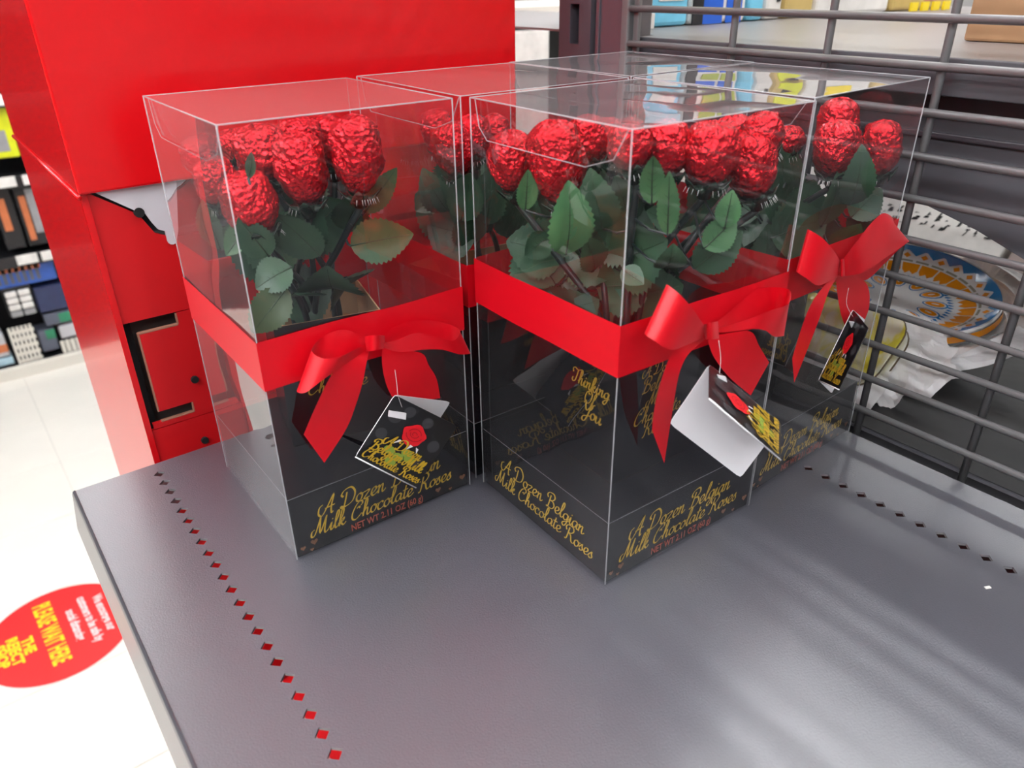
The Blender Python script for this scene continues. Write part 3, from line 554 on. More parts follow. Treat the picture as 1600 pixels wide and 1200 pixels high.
pack('glove_pack', 'black packet with grey print beside the orange printed one', 'packet', .158, .255, -.53, -.31, 'p_black', (('printed_panel', .1, .3, .1, .8, 'p_orange'), ('printed_panel', .35, .6, .2, .9, 'p_grey'),))
pack('green_pack', 'green and red packet at the top left edge of the rack', 'packet', .2, .26, -.02, .12, 'p_green', (('printed_panel', .1, .9, .02, .3, 'p_red'),))
pack('blue_tray', 'blue tray of dark pens with an orange strip low on the rack', 'tray', -.06, .212, -.66, -.575, 'p_blue', tuple(('pen', .02 + i * .075, .065 + i * .075, .15, .8, 'p_slate') for i in range(11)) + (('orange_strip', 0, .84, .62, .85, 'p_orange'),), dep=.05)
o = thing('white_pad_pack', (.08, ry, -.75), 'clear pack of six white pads on the rack beside the aisle', 'pack')
obj('card_backing', MB().box(.03, .118, ry + .02, ry + .03, -.765, -.66), 'p_black', o)
for i in range(2):
    for j in range(4): obj('pad', MB().box(.036 + i * .041, .072 + i * .041, ry + .005, ry + .0199, -.692 - j * .0245, -.672 - j * .0245), 'p_white' if j < 3 else 'p_grey', o, bevel=.004)
pack('navy_pack', 'dark navy packet beside the white pads low on the rack', 'packet', .125, .225, -.775, -.68, 'p_navy')
pack('navy_pack', 'slate packet with small green end square low on the rack', 'packet', .13, .225, -.83, -.785, 'p_slate', (('green_patch', .5, .95, .1, .9, 'p_green'),))
pack('slate_pouch', 'grey pouch with a green tag standing in the lowest white basket', 'pouch', .095, .15, -.925, -.84, 'p_slate', (('green_patch', .45, 1, .55, .98, 'p_green'),))
pack('silver_pouch', 'silver crumpled pouch beside the grey pouch low on the rack', 'pouch', .165, .225, -.89, -.84, 'clear_grey')
pack('blue_box', 'pale blue box at the lower left corner of the rack', 'box', -.12, -.002, -.94, -.912, 'p_sky')
pack('small_jar', 'small clear jar with orange contents at the left end of the lowest shelf', 'jar', -.06, -.008, -.905, -.82, 'clear_grey', (('orange_band', 0, 1, .2, .55, 'p_orange'),))
for bx0, bx1, z0, z1, lb in ((.008, .088, -.942, -.8, 'white grid basket left of the grey pouch low on the rack'), (.155, .26, -.942, -.892, 'low white grid basket next to the red display')):
    o = thing('grid_basket', ((bx0 + bx1) / 2, ry + .05, z0), lb, 'basket')
    n = 6
    for i in range(n): obj('upright_bar', MB().box(bx0 + (bx1 - bx0) * i / n, bx0 + (bx1 - bx0) * (i + .62) / n, ry + .005, ry + .009, z0, z1), 'cream', o)
    for j in range(5): obj('cross_bar', MB().box(bx0, bx1, ry + .009, ry + .012, z0 + (z1 - z0) * j / 5, z0 + (z1 - z0) * (j + .5) / 5), 'cream', o)
# ------------------------------------------------------------------ opposite bay behind the mesh
ob = thing('opposite_bay', (.7, -.5, 0), 'dark grey shelving bay backing onto the wire mesh', 'shelving')
obj('upper_deck', MB().box(.432, .76, -1.2, -.06, .2465, .2485).box(.455, 1.15, -.06, .11, .2465, .2485).box(.432, .4552, -.06, 0, .2465, .2485).box(.4552, .7, .11, 1.3, .2465, .2485), 'cream_deck', ob)
obj('upper_lip', MB().box(.430, .4335, -1.2, .0, .2275, .2487), 'dark_panel', ob, bevel=.0008)
mb = MB(); xs_ = .462
mb.poly([(xs_, .0, .235), (xs_, -.2, .235), (xs_, -1.2, .235), (xs_, -1.2, -.0), (xs_, -.4, .105), (xs_, -.317, .134), (xs_, -.285, .1455), (xs_, -.245, .156), (xs_, -.18, .165), (xs_, .0, .17)], (1, 0, 0), .002)
obj('back_panel', mb, 'dark_panel', ob)
for z in (.2, .186): obj('pressed_groove', MB().box(xs_ - .003, xs_ - .0002, -1.1, -.01, z - .002, z + .002), 'post_grey', ob, bevel=.001)
obj('lower_deck', MB().box(.4225, 1.1, -1.2, 0, -.002, 0.0).box(.455, 1.1, 0, .3, -.002, 0), 'dark_panel', ob)
obj('lower_lining', MB().box(.424, .93, -1.15, 0, .0002, .001), 'lining', ob)
# goods on the upper deck
gy = .066
pack('cloud_pack', 'sky blue pack printed with white clouds standing above the gift boxes', 'pack', .485, .571, .249, .47, 'p_cyan', (('cloud_print', .05, .4, .12, .2, 'p_white'), ('cloud_print', .5, .9, .1, .19, 'p_white'), ('upper_panel', .0, 1, .26, .42, 'p_sky'), ('yellow_panel', 0, 1, .44, .95, 'p_tag')), gy, .09)
pack('price_card', 'small white price card at the foot of the sky blue pack', 'card', .478, .512, .249, .262, 'p_white', (), gy - .012, .004, bev=.0005)
pack('sports_pack', 'royal blue and lime printed pack right of the sky blue pack', 'pack', .575, .66, .249, .45, 'p_white', (('dark_stripe', .02, .2, 0, .9, 'p_black'), ('blue_print', .2, .55, 0, .14, 'p_royal'), ('blue_print', .62, .9, 0, .16, 'p_royal'), ('lime_print', .3, .6, .2, .5, 'p_lime'), ('lime_print', .65, .92, .2, .55, 'p_lime'), ('yellow_panel', .05, 1, .58, .9, 'p_tag')), gy, .09)
pack('edge_pack', 'narrow sky blue pack edge next to the lime printed pack', 'pack', .667, .69, .249, .44, 'p_cyan', (), gy, .09)
pack('white_pack', 'white pack with a small black mark beside the sunflower pack', 'pack', .694, .722, .249, .42, 'p_white', (('black_mark', .6, .8, .1, .2, 'p_black'),), gy, .09)
pack('sunflower_pack', 'yellow pack with a dark flower centre on the upper shelf', 'pack', .727, .78, .249, .44, 'p_tan', (('dark_centre', .3, .75, .12, .22, 'p_black'), ('petal_print', .1, .9, .23, .5, 'p_yellow')), gy, .09)
pack('text_pack', 'long white pack printed with fine grey lines on the upper shelf', 'pack', .785, .94, .249, .43, 'p_white', (('grey_line', .05, .6, .1, .12, 'p_grey'), ('grey_line', .05, .5, .16, .18, 'p_grey'), ('yellow_print', .3, .7, .4, .7, 'p_tag')), gy, .09)
tg = pack('snack_pack', 'tan and pink snack pack behind four yellow price tags', 'pack', .95, 1.1, .249, .44, 'p_tan', (('pink_print', .5, 1, .05, .5, 'p_pink'),), gy, .09)
for i in range(4): pack('price_tag', 'small yellow price tag, %s of four in front of the snack pack' % ('first', 'second', 'third', 'last')[i], 'price tag', .958 + i * .021, .975 + i * .021, .249, .259, 'p_tag', (), gy - .02 - i * .003, .003, 'yellow price tags', .0004)
pack('card_box', 'brown cardboard box standing on the upper shelf behind the wire mesh', 'box', .556, .8, .2487, .42, 'kraft', (), -.44, .235, None, .002)
# behind post: far shelf
fb = thing('far_shelf', (1.1, .95, FZ), 'pale shelf unit glimpsed between the red display and the grey upright', 'shelving')
obj('deck', MB().box(.7, 1.6, .8, 1.2, .228, .24), 'cream', fb); obj('back', MB().box(.7, 1.6, 1.19, 1.2, FZ, .6), 'p_black', fb); obj('foot_panel', MB().box(.7, 1.6, .84, .85, FZ, .0), 'cream', fb)
pack('white_carton', 'white carton on the far shelf left of the grey upright', 'carton', .9, 1.02, .0, .198, 'p_white', (), .81, .2)
pack('gap_shade_block', 'dark block painting the shaded gap above the white carton on the far shelf', 'carton', .905, 1.05, .1985, .226, 'p_black', (), .83, .2)  # black block put in for the shade of an empty gap

# ------------------------------------------------------------------ platter, dishes and tissue on the lower deck
def plane_frame(C0, N_, Uhint):
    N_ = Vector(N_).normalized(); U = Vector(Uhint); U = (U - N_ * U.dot(N_)).normalized(); V = N_.cross(U)
    return lambda u, v, n=0: Vector(C0) + U * u + V * v + N_ * n
pc = D['platter']; PF = plane_frame(pc['c'], pc['n'], (0, -1, 0)); pa, pb = pc['a'], pc['b']
def ph(r): return .0 if r < .55 else (.016 * ((r - .55) / .45) ** 1.6)
def PP(r, t, n=0): return PF(pa * r * math.cos(t), pb * r * math.sin(t), ph(r) + n)
pl_ = thing('platter', pc['c'], 'oval white platter patterned in orange and blue lying in tissue behind the mesh', 'platter')
rows = [[PP(r, 2 * PI * j / 64) for j in range(64)] for r in (.02, .3, .55, .65, .75, .85, .93, 1.0)]
rows += [[PP(1.0, 2 * PI * j / 64, -.004) for j in range(64)], [PP(.8, 2 * PI * j / 64, -.014) for j in range(64)], [PP(.5, 2 * PI * j / 64, -.02) for j in range(64)], [PP(.02, 2 * PI * j / 64, -.02) for j in range(64)]]
obj('dish', MB().grid(rows, close=True), 'china', pl_, True)
rb = MB().grid([[PP(1.0, 2 * PI * j / 64, a) for j in range(64)] for a in (-.005, -.012)], close=True)
rb.v = [tuple(Vector(pc['c']) + (Vector(v) - Vector(pc['c'])) * 1.004) for v in rb.v]; obj('orange_band', rb, 'glaze_orange', pl_, True)
def pring(mb, r0, r1, t0, t1, n=6, e=.0004):
    mb.grid([[PP(r0, t0 + (t1 - t0) * i / n, e) for i in range(n + 1)], [PP((r0 + r1) / 2, t0 + (t1 - t0) * i / n, e) for i in range(n + 1)], [PP(r1, t0 + (t1 - t0) * i / n, e) for i in range(n + 1)]])
blue, orn, gry, wht, tri_, dash, dro = [MB() for _ in range(7)]
for i in range(30):
    t = 2 * PI * i / 30; dt = 2 * PI / 30
    pring(blue, .93, .985, t - dt * .5, t + dt * .5)
    tri_.add([PP(.94, t - dt * .5, .0004), PP(.94, t + dt * .5, .0004), PP(.865, t, .0004)], [(0, 1, 2)])
    orn.add([PP(.90, t + dt / 2, .0005), PP(.865, t + dt * .72, .0005), PP(.83, t + dt / 2, .0005), PP(.865, t + dt * .28, .0005)], [(0, 1, 2, 3)])
    pring(gry, .785, .81, t + dt * .1, t + dt * .9, 3)
for i in range(24):
    t = 2 * PI * i / 24; dt = 2 * PI / 24
    orn.add([PP(.77, t + .012, .0004), PP(.77, t + dt - .012, .0004), PP(.66, t + dt - .012, .0004), PP(.6, t + dt * .75, .0004), PP(.65, t + dt * .5, .0004), PP(.6, t + dt * .25, .0004), PP(.66, t + .012, .0004)], [tuple(range(7))])
for i in range(60):
    t = 2 * PI * i / 60; dash.add([PP(.57, t, .0004), PP(.52, t + .045, .0004), PP(.5, t, .0004), PP(.53, t - .03, .0004)], [(0, 1, 2, 3)])
def drop(mb, rc, t, sr, st_, e):
    mb.add([PP(rc + sr * math.cos(q) * (1 if math.cos(q) < 0 else 1.2), t + st_ * math.sin(q), e) for q in [2 * PI * k / 14 for k in range(14)]], [tuple(range(14))])
for i in range(12):
    t = 2 * PI * (i + .5) / 12
    drop(dro, .38, t, .115, .20, .0004); drop(wht, .38, t, .1, .165, .0006); drop(orn, .38, t, .085, .135, .0008); drop(wht, .39, t, .035, .03, .001)
[obj(n_, m_, 'glaze_blue', pl_) for n_, m_ in (('blue_rim', blue), ('blue_scallops', tri_), ('blue_dashes', dash), ('blue_petals', dro))]; obj('orange_glaze', orn, 'glaze_orange', pl_); obj('grey_border', gry, 'glaze_grey', pl_); obj('white_outline', wht, 'china', pl_)
def crumple(F_, nu, nv, amp, fr, seed):
    return [[F_(i / nu, j / nv) + Vector((noise.noise(Vector((i / nu * fr, j / nv * fr, seed + k * 9))) for k in range(3))) * amp for j in range(nv + 1)] for i in range(nu + 1)]
def wrapF(a, b):
    t = 2 * PI * a; r = .8 + b * .62; q = PF(pa * r * math.cos(t), pb * r * math.sin(t), -.006)
    up_ = .012 * math.sin(b * PI * .9) + (.018 * b if math.cos(t) > .2 else -.01 * b); q.z = max(.004, q.z + up_ - .015); return q
o = obj('tissue_wrap', MB().grid(crumple(wrapF, 90, 10, .011, 9, 3)), 'tissue', None, False, solid=.0004)
tag(o, 'crumpled white tissue paper around the patterned platter', 'tissue paper')
yc, yn, yu = D['yplate']; 
YF = plane_frame(yc, yn, (0, -1, 0))
def rsq(hx, hy, r_, n=6):
    P = []
    for cx_, cy_, a0 in ((hx - r_, hy - r_, 0), (-hx + r_, hy - r_, PI / 2), (-hx + r_, -hy + r_, PI), (hx - r_, -hy + r_, 1.5 * PI)):
        P += [(cx_ + r_ * math.cos(a0 + PI / 2 * i / n), cy_ + r_ * math.sin(a0 + PI / 2 * i / n)) for i in range(n + 1)]
    return P
for k, (dn, lb) in enumerate(((0, 'yellow and white marbled square dish, top one of the stack behind the mesh'), (-.014, 'pale dish with a brown rim directly under the marbled dish'), (-.026, 'lowest cream dish of the stack behind the mesh'))):
    o = thing('square_dish', yc, lb, 'dish', 'stack of square dishes')
    hx, hy = .047, .036
    rows = [[YF(u * s_, v * s_, dn + n_) for u, v in rsq(hx, hy, .02)] for s_, n_ in ((.02, -.003), (.7, -.003), (.88, .0), (.98, .003), (1, .003), (1, .001), (.8, -.006), (.02, -.007))]
    obj('dish_body', MB().grid(rows, close=True), 'marble_yellow' if k == 0 else 'china', o, True)
    obj('rim_line', MB().tube([YF(u * 1.005, v * 1.005, dn + .002) for u, v in rsq(hx, hy, .02) + rsq(hx, hy, .02)[:1]], .0008, 6, caps=False), 'rim_brown', o, True)
def t2(a, b): return Vector((.438 + .2 * a, -.255 + .17 * b + .03 * a, .003 + .012 * abs(math.sin(a * 5 + b * 3)) + .02 * a * (1 - a)))
o = obj('tissue_sheet', MB().grid(crumple(t2, 34, 30, .010, 6, 20)), 'tissue', None, False, solid=.0003)
for v in o.data.vertices: v.co.z = max(.002, v.co.z)
tag(o, 'flat rumpled tissue sheet under the marbled dish stack', 'tissue paper')
q4 = [Vector(p) for p in D['tis']]
def t3(a, c):
    lo = q4[0].lerp(q4[5], a) if a < .5 else q4[0].lerp(q4[5], a); hi = q4[2].lerp(q4[3], a); p = lo.lerp(hi, c); p = p + (q4[1] - (q4[0] + q4[2]) / 2) * (4 * c * (1 - c) * (1 - a)) * .6 + (q4[4] - (q4[5] + q4[3]) / 2) * (4 * c * (1 - c) * a) * .6
    return p + Vector((-.004, 0, .006))
o = obj('tissue_flap', MB().grid(crumple(t3, 22, 22, .007, 5, 31)), 'tissue', None, False, solid=.0003)
tag(o, 'white tissue flap folded over the near edge of the patterned platter', 'tissue paper')
bx_ = thing('printed_carton', (.88, -.04, 0), 'white carton with black block lettering behind the patterned platter', 'carton')
def wedge(y0, y1, x0=.78, dx=.09, h=.0788, x2=1.05):
    return MB().poly([(x0, y0, .001), (x0 + dx, y0, .001 + h), (x2, y0, .001 + h), (x2, y0, .001)], (0, 1, 0), y1 - y0)
obj('carton_body', wedge(-.182, .22), 'p_white', bx_, bevel=.002)
Fc = rect_frame((.78, 0, .001), (0, -1, 0), (.09, 0, .0788)); mb = MB(); rr = random.Random(4)
for i in range(17):
    u = -.02 + i * .0118
    for j in range(6):
        a, b = u + rr.random() * .006, .052 + rr.random() * .02; w2, h2 = .0012 + rr.random() * .004, .001 + rr.random() * .005
        mb.add([Fc(a, b, .0004), Fc(a + w2, b + .001, .0004), Fc(a + w2 + .0006, b + h2, .0004), Fc(a + .001, b + h2, .0004)], [(0, 1, 2, 3)])
obj('black_block_print', mb, 'p_black', bx_)
kb = thing('slotted_kraft_box', (.88, -.5, 0), 'brown slotted kraft box behind the right end of the platter', 'box')
obj('box_body', wedge(-.7, -.19), 'p_tan_dull', kb, bevel=.002)
mb = MB()
for u, v, l in ((.2, .07, .035), (.215, .05, .025), (.26, .075, .04), (.28, .045, .03), (.25, .03, .03), (.33, .06, .03), (.3, .09, .03)):
    mb.add([Fc(u, v, .0006), Fc(u + l, v, .0006), Fc(u + l, v + .004, .0006), Fc(u, v + .004, .0006)], [(0, 1, 2, 3)])
obj('slot_shade_patch', mb, 'black_void', kb)  # flat black quads painting the dark inside of the slots
cr = thing('slotted_crate', (.51, -.05, 0), 'dark crate with pale oblong slots behind the gift boxes', 'crate')
mb = MB()
for z0, z1 in ((.001, .062), (.078, .084), (.098, .112)): mb.box(.505, .51, -.125, .12, z0, z1)
for i in range(11): mb.box(.505, .51, -.125 + i * .024, -.117 + i * .024, .062, .098)
obj('crate_wall', mb, 'post_grey', cr, bevel=.001); obj('pale_lining', MB().box(.515, .518, -.12, .12, .001, .11), 'p_white', cr)
# ------------------------------------------------------------------ gift boxes
W = D['W']; HB = D['H']; HW = W / 2
WHERE = {'A': 'left gift box beside the red display', 'B': 'front centre gift box nearest the viewer', 'C': 'right gift box against the wire mesh', 'D': 'rear gift box seen between the left and centre ones', 'E': 'farthest gift box at the back of the cluster'}
BAND = {'A': (.111, .138), 'B': (.128, .1545), 'C': (.131, .157), 'D': (.122, .148), 'E': (.122, .148)}
VASE = {'A': (.003, .014, -.23), 'B': (-.003, -.003, 0), 'C': (0, .004, .1), 'D': (.004, 0, -.1), 'E': (0, 0, .05)}
VT, BTZ = .121, .0415
def LB(b):
    x0, y0, t = D['BX'][b]; c, s = math.cos(t), math.sin(t)
    return lambda x, y, z=0: Vector((x0 + c * x - s * y, y0 + s * x + c * y, z))
def LD(b, x, y): t = D['BX'][b][2]; c, s = math.cos(t), math.sin(t); return Vector((c * x - s * y, s * x + c * y, 0))
def wobble(p, amp, seed): return amp * noise.noise(Vector((p[0] * 14, p[1] * 14, p[2] * 9 + seed)))
def ribbon_strip(rows, mb, sub=6, across=5, curl=.0):
    A_ = catmull([r_[0] for r_ in rows], sub); B_ = catmull([r_[1] for r_ in rows], sub)
    return mb.grid([[a.lerp(b, k / across) for k in range(across + 1)] for a, b in zip(A_, B_)])
for b in 'ABCDE':
    L = LB(b); g = thing('rose_gift_box', L(0, 0, 0), 'acetate box of red foil roses, ' + WHERE[b], 'gift box', 'acetate boxes of chocolate roses')
    sd = ord(b)
    def panel(P, nu, nv, nrm, amp):
        rows = []
        for i in range(nu + 1):
            r_ = []
            for j in range(nv + 1):
                u, v = i / nu, j / nv; x, y, z = P(u, v); k = amp * 4 * u * (1 - u) * 4 * v * (1 - v)
                q = noise.noise(Vector((x * 16 + sd, y * 16, z * 10))) * k; r_.append(L(x + nrm[0] * q, y + nrm[1] * q, z + nrm[2] * q))
            rows.append(r_)
        return MB().grid(rows)
    z0 = .0006
    for P, n_ in ((lambda u, v: (-HW + W * u, -HW, z0 + (HB - z0) * v), (0, -1, 0)), (lambda u, v: (-HW + W * u, HW, z0 + (HB - z0) * v), (0, 1, 0)),
                  (lambda u, v: (-HW, -HW + W * u, z0 + (HB - z0) * v), (-1, 0, 0)), (lambda u, v: (HW, -HW + W * u, z0 + (HB - z0) * v), (1, 0, 0))):
        obj('side_panel', panel(P, 10, 18, n_, .0007), 'acetate', g, True)
    obj('top_panel', panel(lambda u, v: (-HW + W * u, -HW + W * v, HB), 12, 12, (0, 0, 1), .0022), 'acetate', g, True)
    for x, y in ((-HW, -HW), (HW, -HW), (HW, HW), (-HW, HW)):
        obj('fold_edge', MB().tube([L(x, y, z0), L(x, y, HB)], .0004 if y < 0 or x < 0 else .00025, 6), 'acetate_edge', g, True)
    C4 = [(-HW, -HW), (HW, -HW), (HW, HW), (-HW, HW)]
    for i in range(4):
        p, q = C4[i], C4[(i + 1) % 4]; obj('fold_edge', MB().tube([L(*p, HB), L(*q, HB)], .0004 if i in (0, 3) and b in 'ABC' else .00028, 6), 'acetate_edge', g, True)
    # tuck flap folded down inside the left face
    fx = -HW + .0018; fp_ = [(HW - .002, HB - .001), (HW - .005, HB - .014), (HW - .012, HB - .02), (-HW + .03, HB - .02), (-HW + .012, HB - .014), (-HW + .004, HB - .001)]
    fl_ = obj('tuck_flap', MB().grid([[L(fx, -HW + .004 + (W - .008) * i / 8, HB - .001) for i in range(9)], [L(fx + .001, -HW + .008 + (W - .016) * i / 8, HB - .019) for i in range(9)]]), 'acetate', g, True)
    obj('flap_edge', MB().tube([L(fx, y, z) for y, z in fp_], .0003, 5), 'acetate_edge', fl_, True)
    tray = MB().box(-.0588, .0588, -.0588, .0588, .0008, BTZ); tray.v = [tuple(L(*v)) for v in tray.v]
    t_ = obj('base_tray', tray, 'tray_black', g, bevel=.0006)
    e_ = .0589; obj('edge_highlight', MB().tube([L(-e_, e_, BTZ), L(-e_, -e_, BTZ), L(e_, -e_, BTZ)], .00022, 4), 'highlight_grey', t_)  # grey line painting the highlight along the tray's top fold
    Ff = rect_frame(L(0, -.05885, 0), LD(b, 1, 0), (0, 0, 1)); Fl = rect_frame(L(-.05885, 0, 0), LD(b, 0, -1), (0, 0, 1))
    if b in 'ABC':
        mb = MB(); script_text(mb, Ff, 'A Dozen Belgian', .080, -.042, .0225, n=.0002); script_text(mb, Ff, 'Milk Chocolate Roses', .094, -.048, .0108, n=.0002)
        if b == 'B': script_text(mb, Fl, 'A Dozen Belgian', .078, -.0385, .0215, n=.0002); script_text(mb, Fl, 'Milk Chocolate Roses', .093, -.0455, .0095, n=.0002)
        obj('gold_lettering', mb, 'gold', t_)
        obj('weight_lettering', flat_text('NET WT 2.11 OZ (60 g)', .0066, Ff, 0, .0034, MB(), 'CENTER', xs=.74, n=.0002, bold=.00014), 'print_orange', t_)
        mb = MB()
        for u, v, s_ in ((-.055, .006, .0018), (-.048, .0075, .0024), (.036, .0065, .0022), (.0545, .0085, .0024), (.045, .0035, .0014), (-.05, .0028, .0013)): heart(mb, lambda a, c: Ff(a, c, .0002), u, v, s_)
        obj('heart_print', mb, 'heart_brown', t_)
    vx, vy, vr = VASE[b]; cv, sv = math.cos(vr), math.sin(vr); hv = .031
    LV = lambda x, y, z: L(vx + cv * x - sv * y, vy + sv * x + cv * y, z)
    mb = MB()
    ro = [(-hv, -hv), (hv, -hv), (hv, hv), (-hv, hv)]; hi_ = hv - .0008; ri = [(-hi_, -hi_), (hi_, -hi_), (hi_, hi_), (-hi_, hi_)]
    mb.grid([[LV(x, y, BTZ + .0002) for x, y in ro], [LV(x, y, VT) for x, y in ro]], 0, True)
    mb.grid([[LV(x, y, VT) for x, y in ro], [LV(x, y, VT) for x, y in ri], [LV(x, y, BTZ + .004) for x, y in ri]], 1, True)
    mb.add([LV(x, y, BTZ + .004) for x, y in ri], [(0, 1, 2, 3)], 1)
    vs = obj('inner_vase', mb, ('tray_black', 'kraft'), g)
    if b in 'AB':
        ux = Vector(LV(1, 0, 0) - LV(0, 0, 0)); uy = Vector(LV(0, 1, 0) - LV(0, 0, 0)); mb = MB()
        Fa = rect_frame(LV(0, -hv - .0002, 0), ux, (0, 0, 1)); Fb = rect_frame(LV(-hv - .0002, 0, 0), -uy, (0, 0, 1))
        for i, (s_, w_) in enumerate((('A Dozen', .026), ('Belgian', .027), ('Milk', .017), ('Chocolate', .036), ('Roses', .022))): script_text(mb, Fa, s_, w_, -w_ / 2, .103 - i * .0095, pen=.09)
        if b == 'B':
            for s_, w_, v_, u_ in (('Thinking', .031, .0925, .009), ('Of', .009, .0835, .009), ('You', .016, .0745, .011)): script_text(mb, Fb, s_, w_, u_ - w_ / 2, v_, pen=.11)
        obj('vase_lettering', mb, 'gold_dim', vs)
    # ribbon round the box
    a0, a1 = BAND[b]; q = HW + .0007; mb = MB(); sg = lambda c: math.copysign(q, c)
    for i in range(4):
        p, r_ = C4[i], C4[(i + 1) % 4]; path = [(sg(p[0]) + (sg(r_[0]) - sg(p[0])) * k / 12, sg(p[1]) + (sg(r_[1]) - sg(p[1])) * k / 12) for k in range(13)]
        mb.grid([[L(x, y, a0 + (a1 - a0) * k / 4 + .0012 * noise.noise(Vector((x * 20, y * 20, sd)))) for k in range(5)] for x, y in path])
    obj('ribbon_band', mb, 'ribbon_red', g)
    if b in D['bows']:
        bw = D['bows'][b]; kn = obj('bow_knot', ribbon_strip(bw['knot'], MB(), 5, 5), 'ribbon_red', g, True)
        for l_ in bw['loops']: obj('bow_loop', ribbon_strip(l_, MB(), 7, 7), 'ribbon_red', kn, True)
        for l_ in bw['tails']: obj('bow_tail', ribbon_strip(l_, MB(), 7, 6), 'ribbon_red', kn, True)
# ------------------------------------------------------------------ tags
TL = {'A': 'black rose-print gift tag hanging from the bow of the left box', 'B': 'open gift tag with a blank white leaf on the front centre box bow', 'C': 'narrow black gift tag hanging from the bow of the right box'}
for b, tg_ in D['tags'].items():
    c = [Vector(p) for p in tg_['cover']]; bk = [Vector(p) for p in tg_['back']]; T, R_, Bt, Lf = c
    t_ = thing('gift_tag', tuple(Bt), TL[b], 'gift tag')
    vd = (Vector(_C) - (T + Bt) / 2).normalized()
    nc = (R_ - T).cross(Lf - T).normalized(); nc = nc if nc.dot(vd) > 0 else -nc
    nb = (bk[1] - bk[0]).cross(bk[3] - bk[0]).normalized(); nb = nb if nb.dot(vd) > 0 else -nb
    def rcorn(P, rr=.12):
        out = []
        for i in range(4):
            p, a, d_ = P[i], P[i - 1], P[(i + 1) % 4]
            e0, e1 = p.lerp(a, rr * .5), p.lerp(d_, rr * .5); out += [e0, p.lerp(e0.lerp(e1, .5), .4), e1]
        return out
    obj('blank_leaf', MB().poly(rcorn(bk), -nb, .0004), 'white_card', t_)
    if b == 'B':   # text reads with 'up' along the spine; U from free edge to spine
        base = lambda u, v, n=0: (c[2].lerp(c[1], u)).lerp(c[3].lerp(c[0], u), v) + nc * n
        pos = (.42, .60, .30)
    elif b == 'C': base = lambda u, v, n=0: (c[3].lerp(c[2], u)).lerp(c[0].lerp(c[1], u), v) + nc * n; pos = (.52, .5, .3)
    else: base = lambda u, v, n=0: (Lf.lerp(Bt, u)).lerp(T.lerp(R_, u), v) + nc * n; pos = (.5, .5, .3)
    cv_ = obj('cover', MB().poly(rcorn(c), -nc, .0004), ('tag_black'), t_)
    obj('cover_edge', MB().tube([c[3], c[2]] if b != 'B' else [c[3], c[2]], .0004, 5), 'white_card', cv_, True)
    mb = MB()
    for u, v, s_ in ((.16, .74, .12), (.3, .95, .1), (.86, .6, .11), (.12, .45, .1), (.8, .3, .11), (.6, .85, .1)):
        v = min(v, .88); mb.add([base(u + s_ * .8 * math.cos(q), v + s_ * .8 * math.sin(q), .0002) for q in [2 * PI * k / 14 for k in range(14)]], [tuple(range(14))])
    obj('bokeh_print', mb, 'blot_grey', cv_)
    mb = MB(); cu, cv0, s_ = .52, .62, .17
    mb.add([base(cu, cv0 - .05, .0005)] + [base(cu + s_ * (1 + .1 * math.sin(5 * q)) * math.cos(q), cv0 + s_ * .9 * (1 + .08 * math.cos(4 * q)) * math.sin(q), .0005) for q in [2 * PI * k / 24 for k in range(24)]], [(0, k + 1, (k + 1) % 24 + 1) for k in range(24)], 0)
    for k, (r0, a0, a1) in enumerate(((.13, 3.4, 6.1), (.1, .2, 3.0), (.07, 3.0, 6.4), (.04, 0, 4.5))):
        q = [a0 + (a1 - a0) * i / 10 for i in range(11)]
        mb.grid([[base(cu + r0 * math.cos(a), cv0 + .02 + r0 * .8 * math.sin(a), .0007) for a in q], [base(cu + (r0 - .014) * math.cos(a), cv0 + .02 + (r0 - .014) * .8 * math.sin(a), .0007) for a in q]], 1)
    for u0_, s2 in ((.38, -1), (.55, -.3), (.64, 1)): mb.add([base(u0_, .49, .0006), base(u0_ + .05, .48, .0006), base(u0_ + s2 * .06, .40, .0006)], [(0, 1, 2)], 3)
    for u0_, v0_ in ((.34, .3), (.5, .26), (.66, .3), (.44, .16), (.58, .36)):
        mb.add([base(u0_ + .085 * math.cos(a), v0_ + .06 * math.sin(a), .0004) for a in [2 * PI * k / 10 for k in range(10)]], [tuple(range(10))], 2)
    obj('rose_picture', mb, ('rose_print', 'rose_print_dark', 'leaf_print', 'white_card'), cv_)
    mb = MB(); FB = lambda u, v, n=0: base(u, v, .0009 + n)
    def tl(s_, w_, uc, v_): script_text(mb, FB, s_, w_, uc - w_ / 2, v_, pen=.13, shear=.2)
    tl('A Dozen', .58, .5, .34); tl('Belgian Milk', .84, .49, .2); tl('Chocolate Roses', .92, .5, .06)
    obj('tag_lettering', mb, 'gold', cv_)
    if b == 'B': obj('clip', MB().poly([Vector(p) for p in tg_['clip']], nb, .001), 'white_card', t_)
    else: obj('clip', MB().poly([Vector(p) for p in tg_['clip']], nc, .0008), 'white_card', t_)
    obj('string', MB().tube(catmull(tg_['string'], 5), .00014, 5), 'string', t_, True)
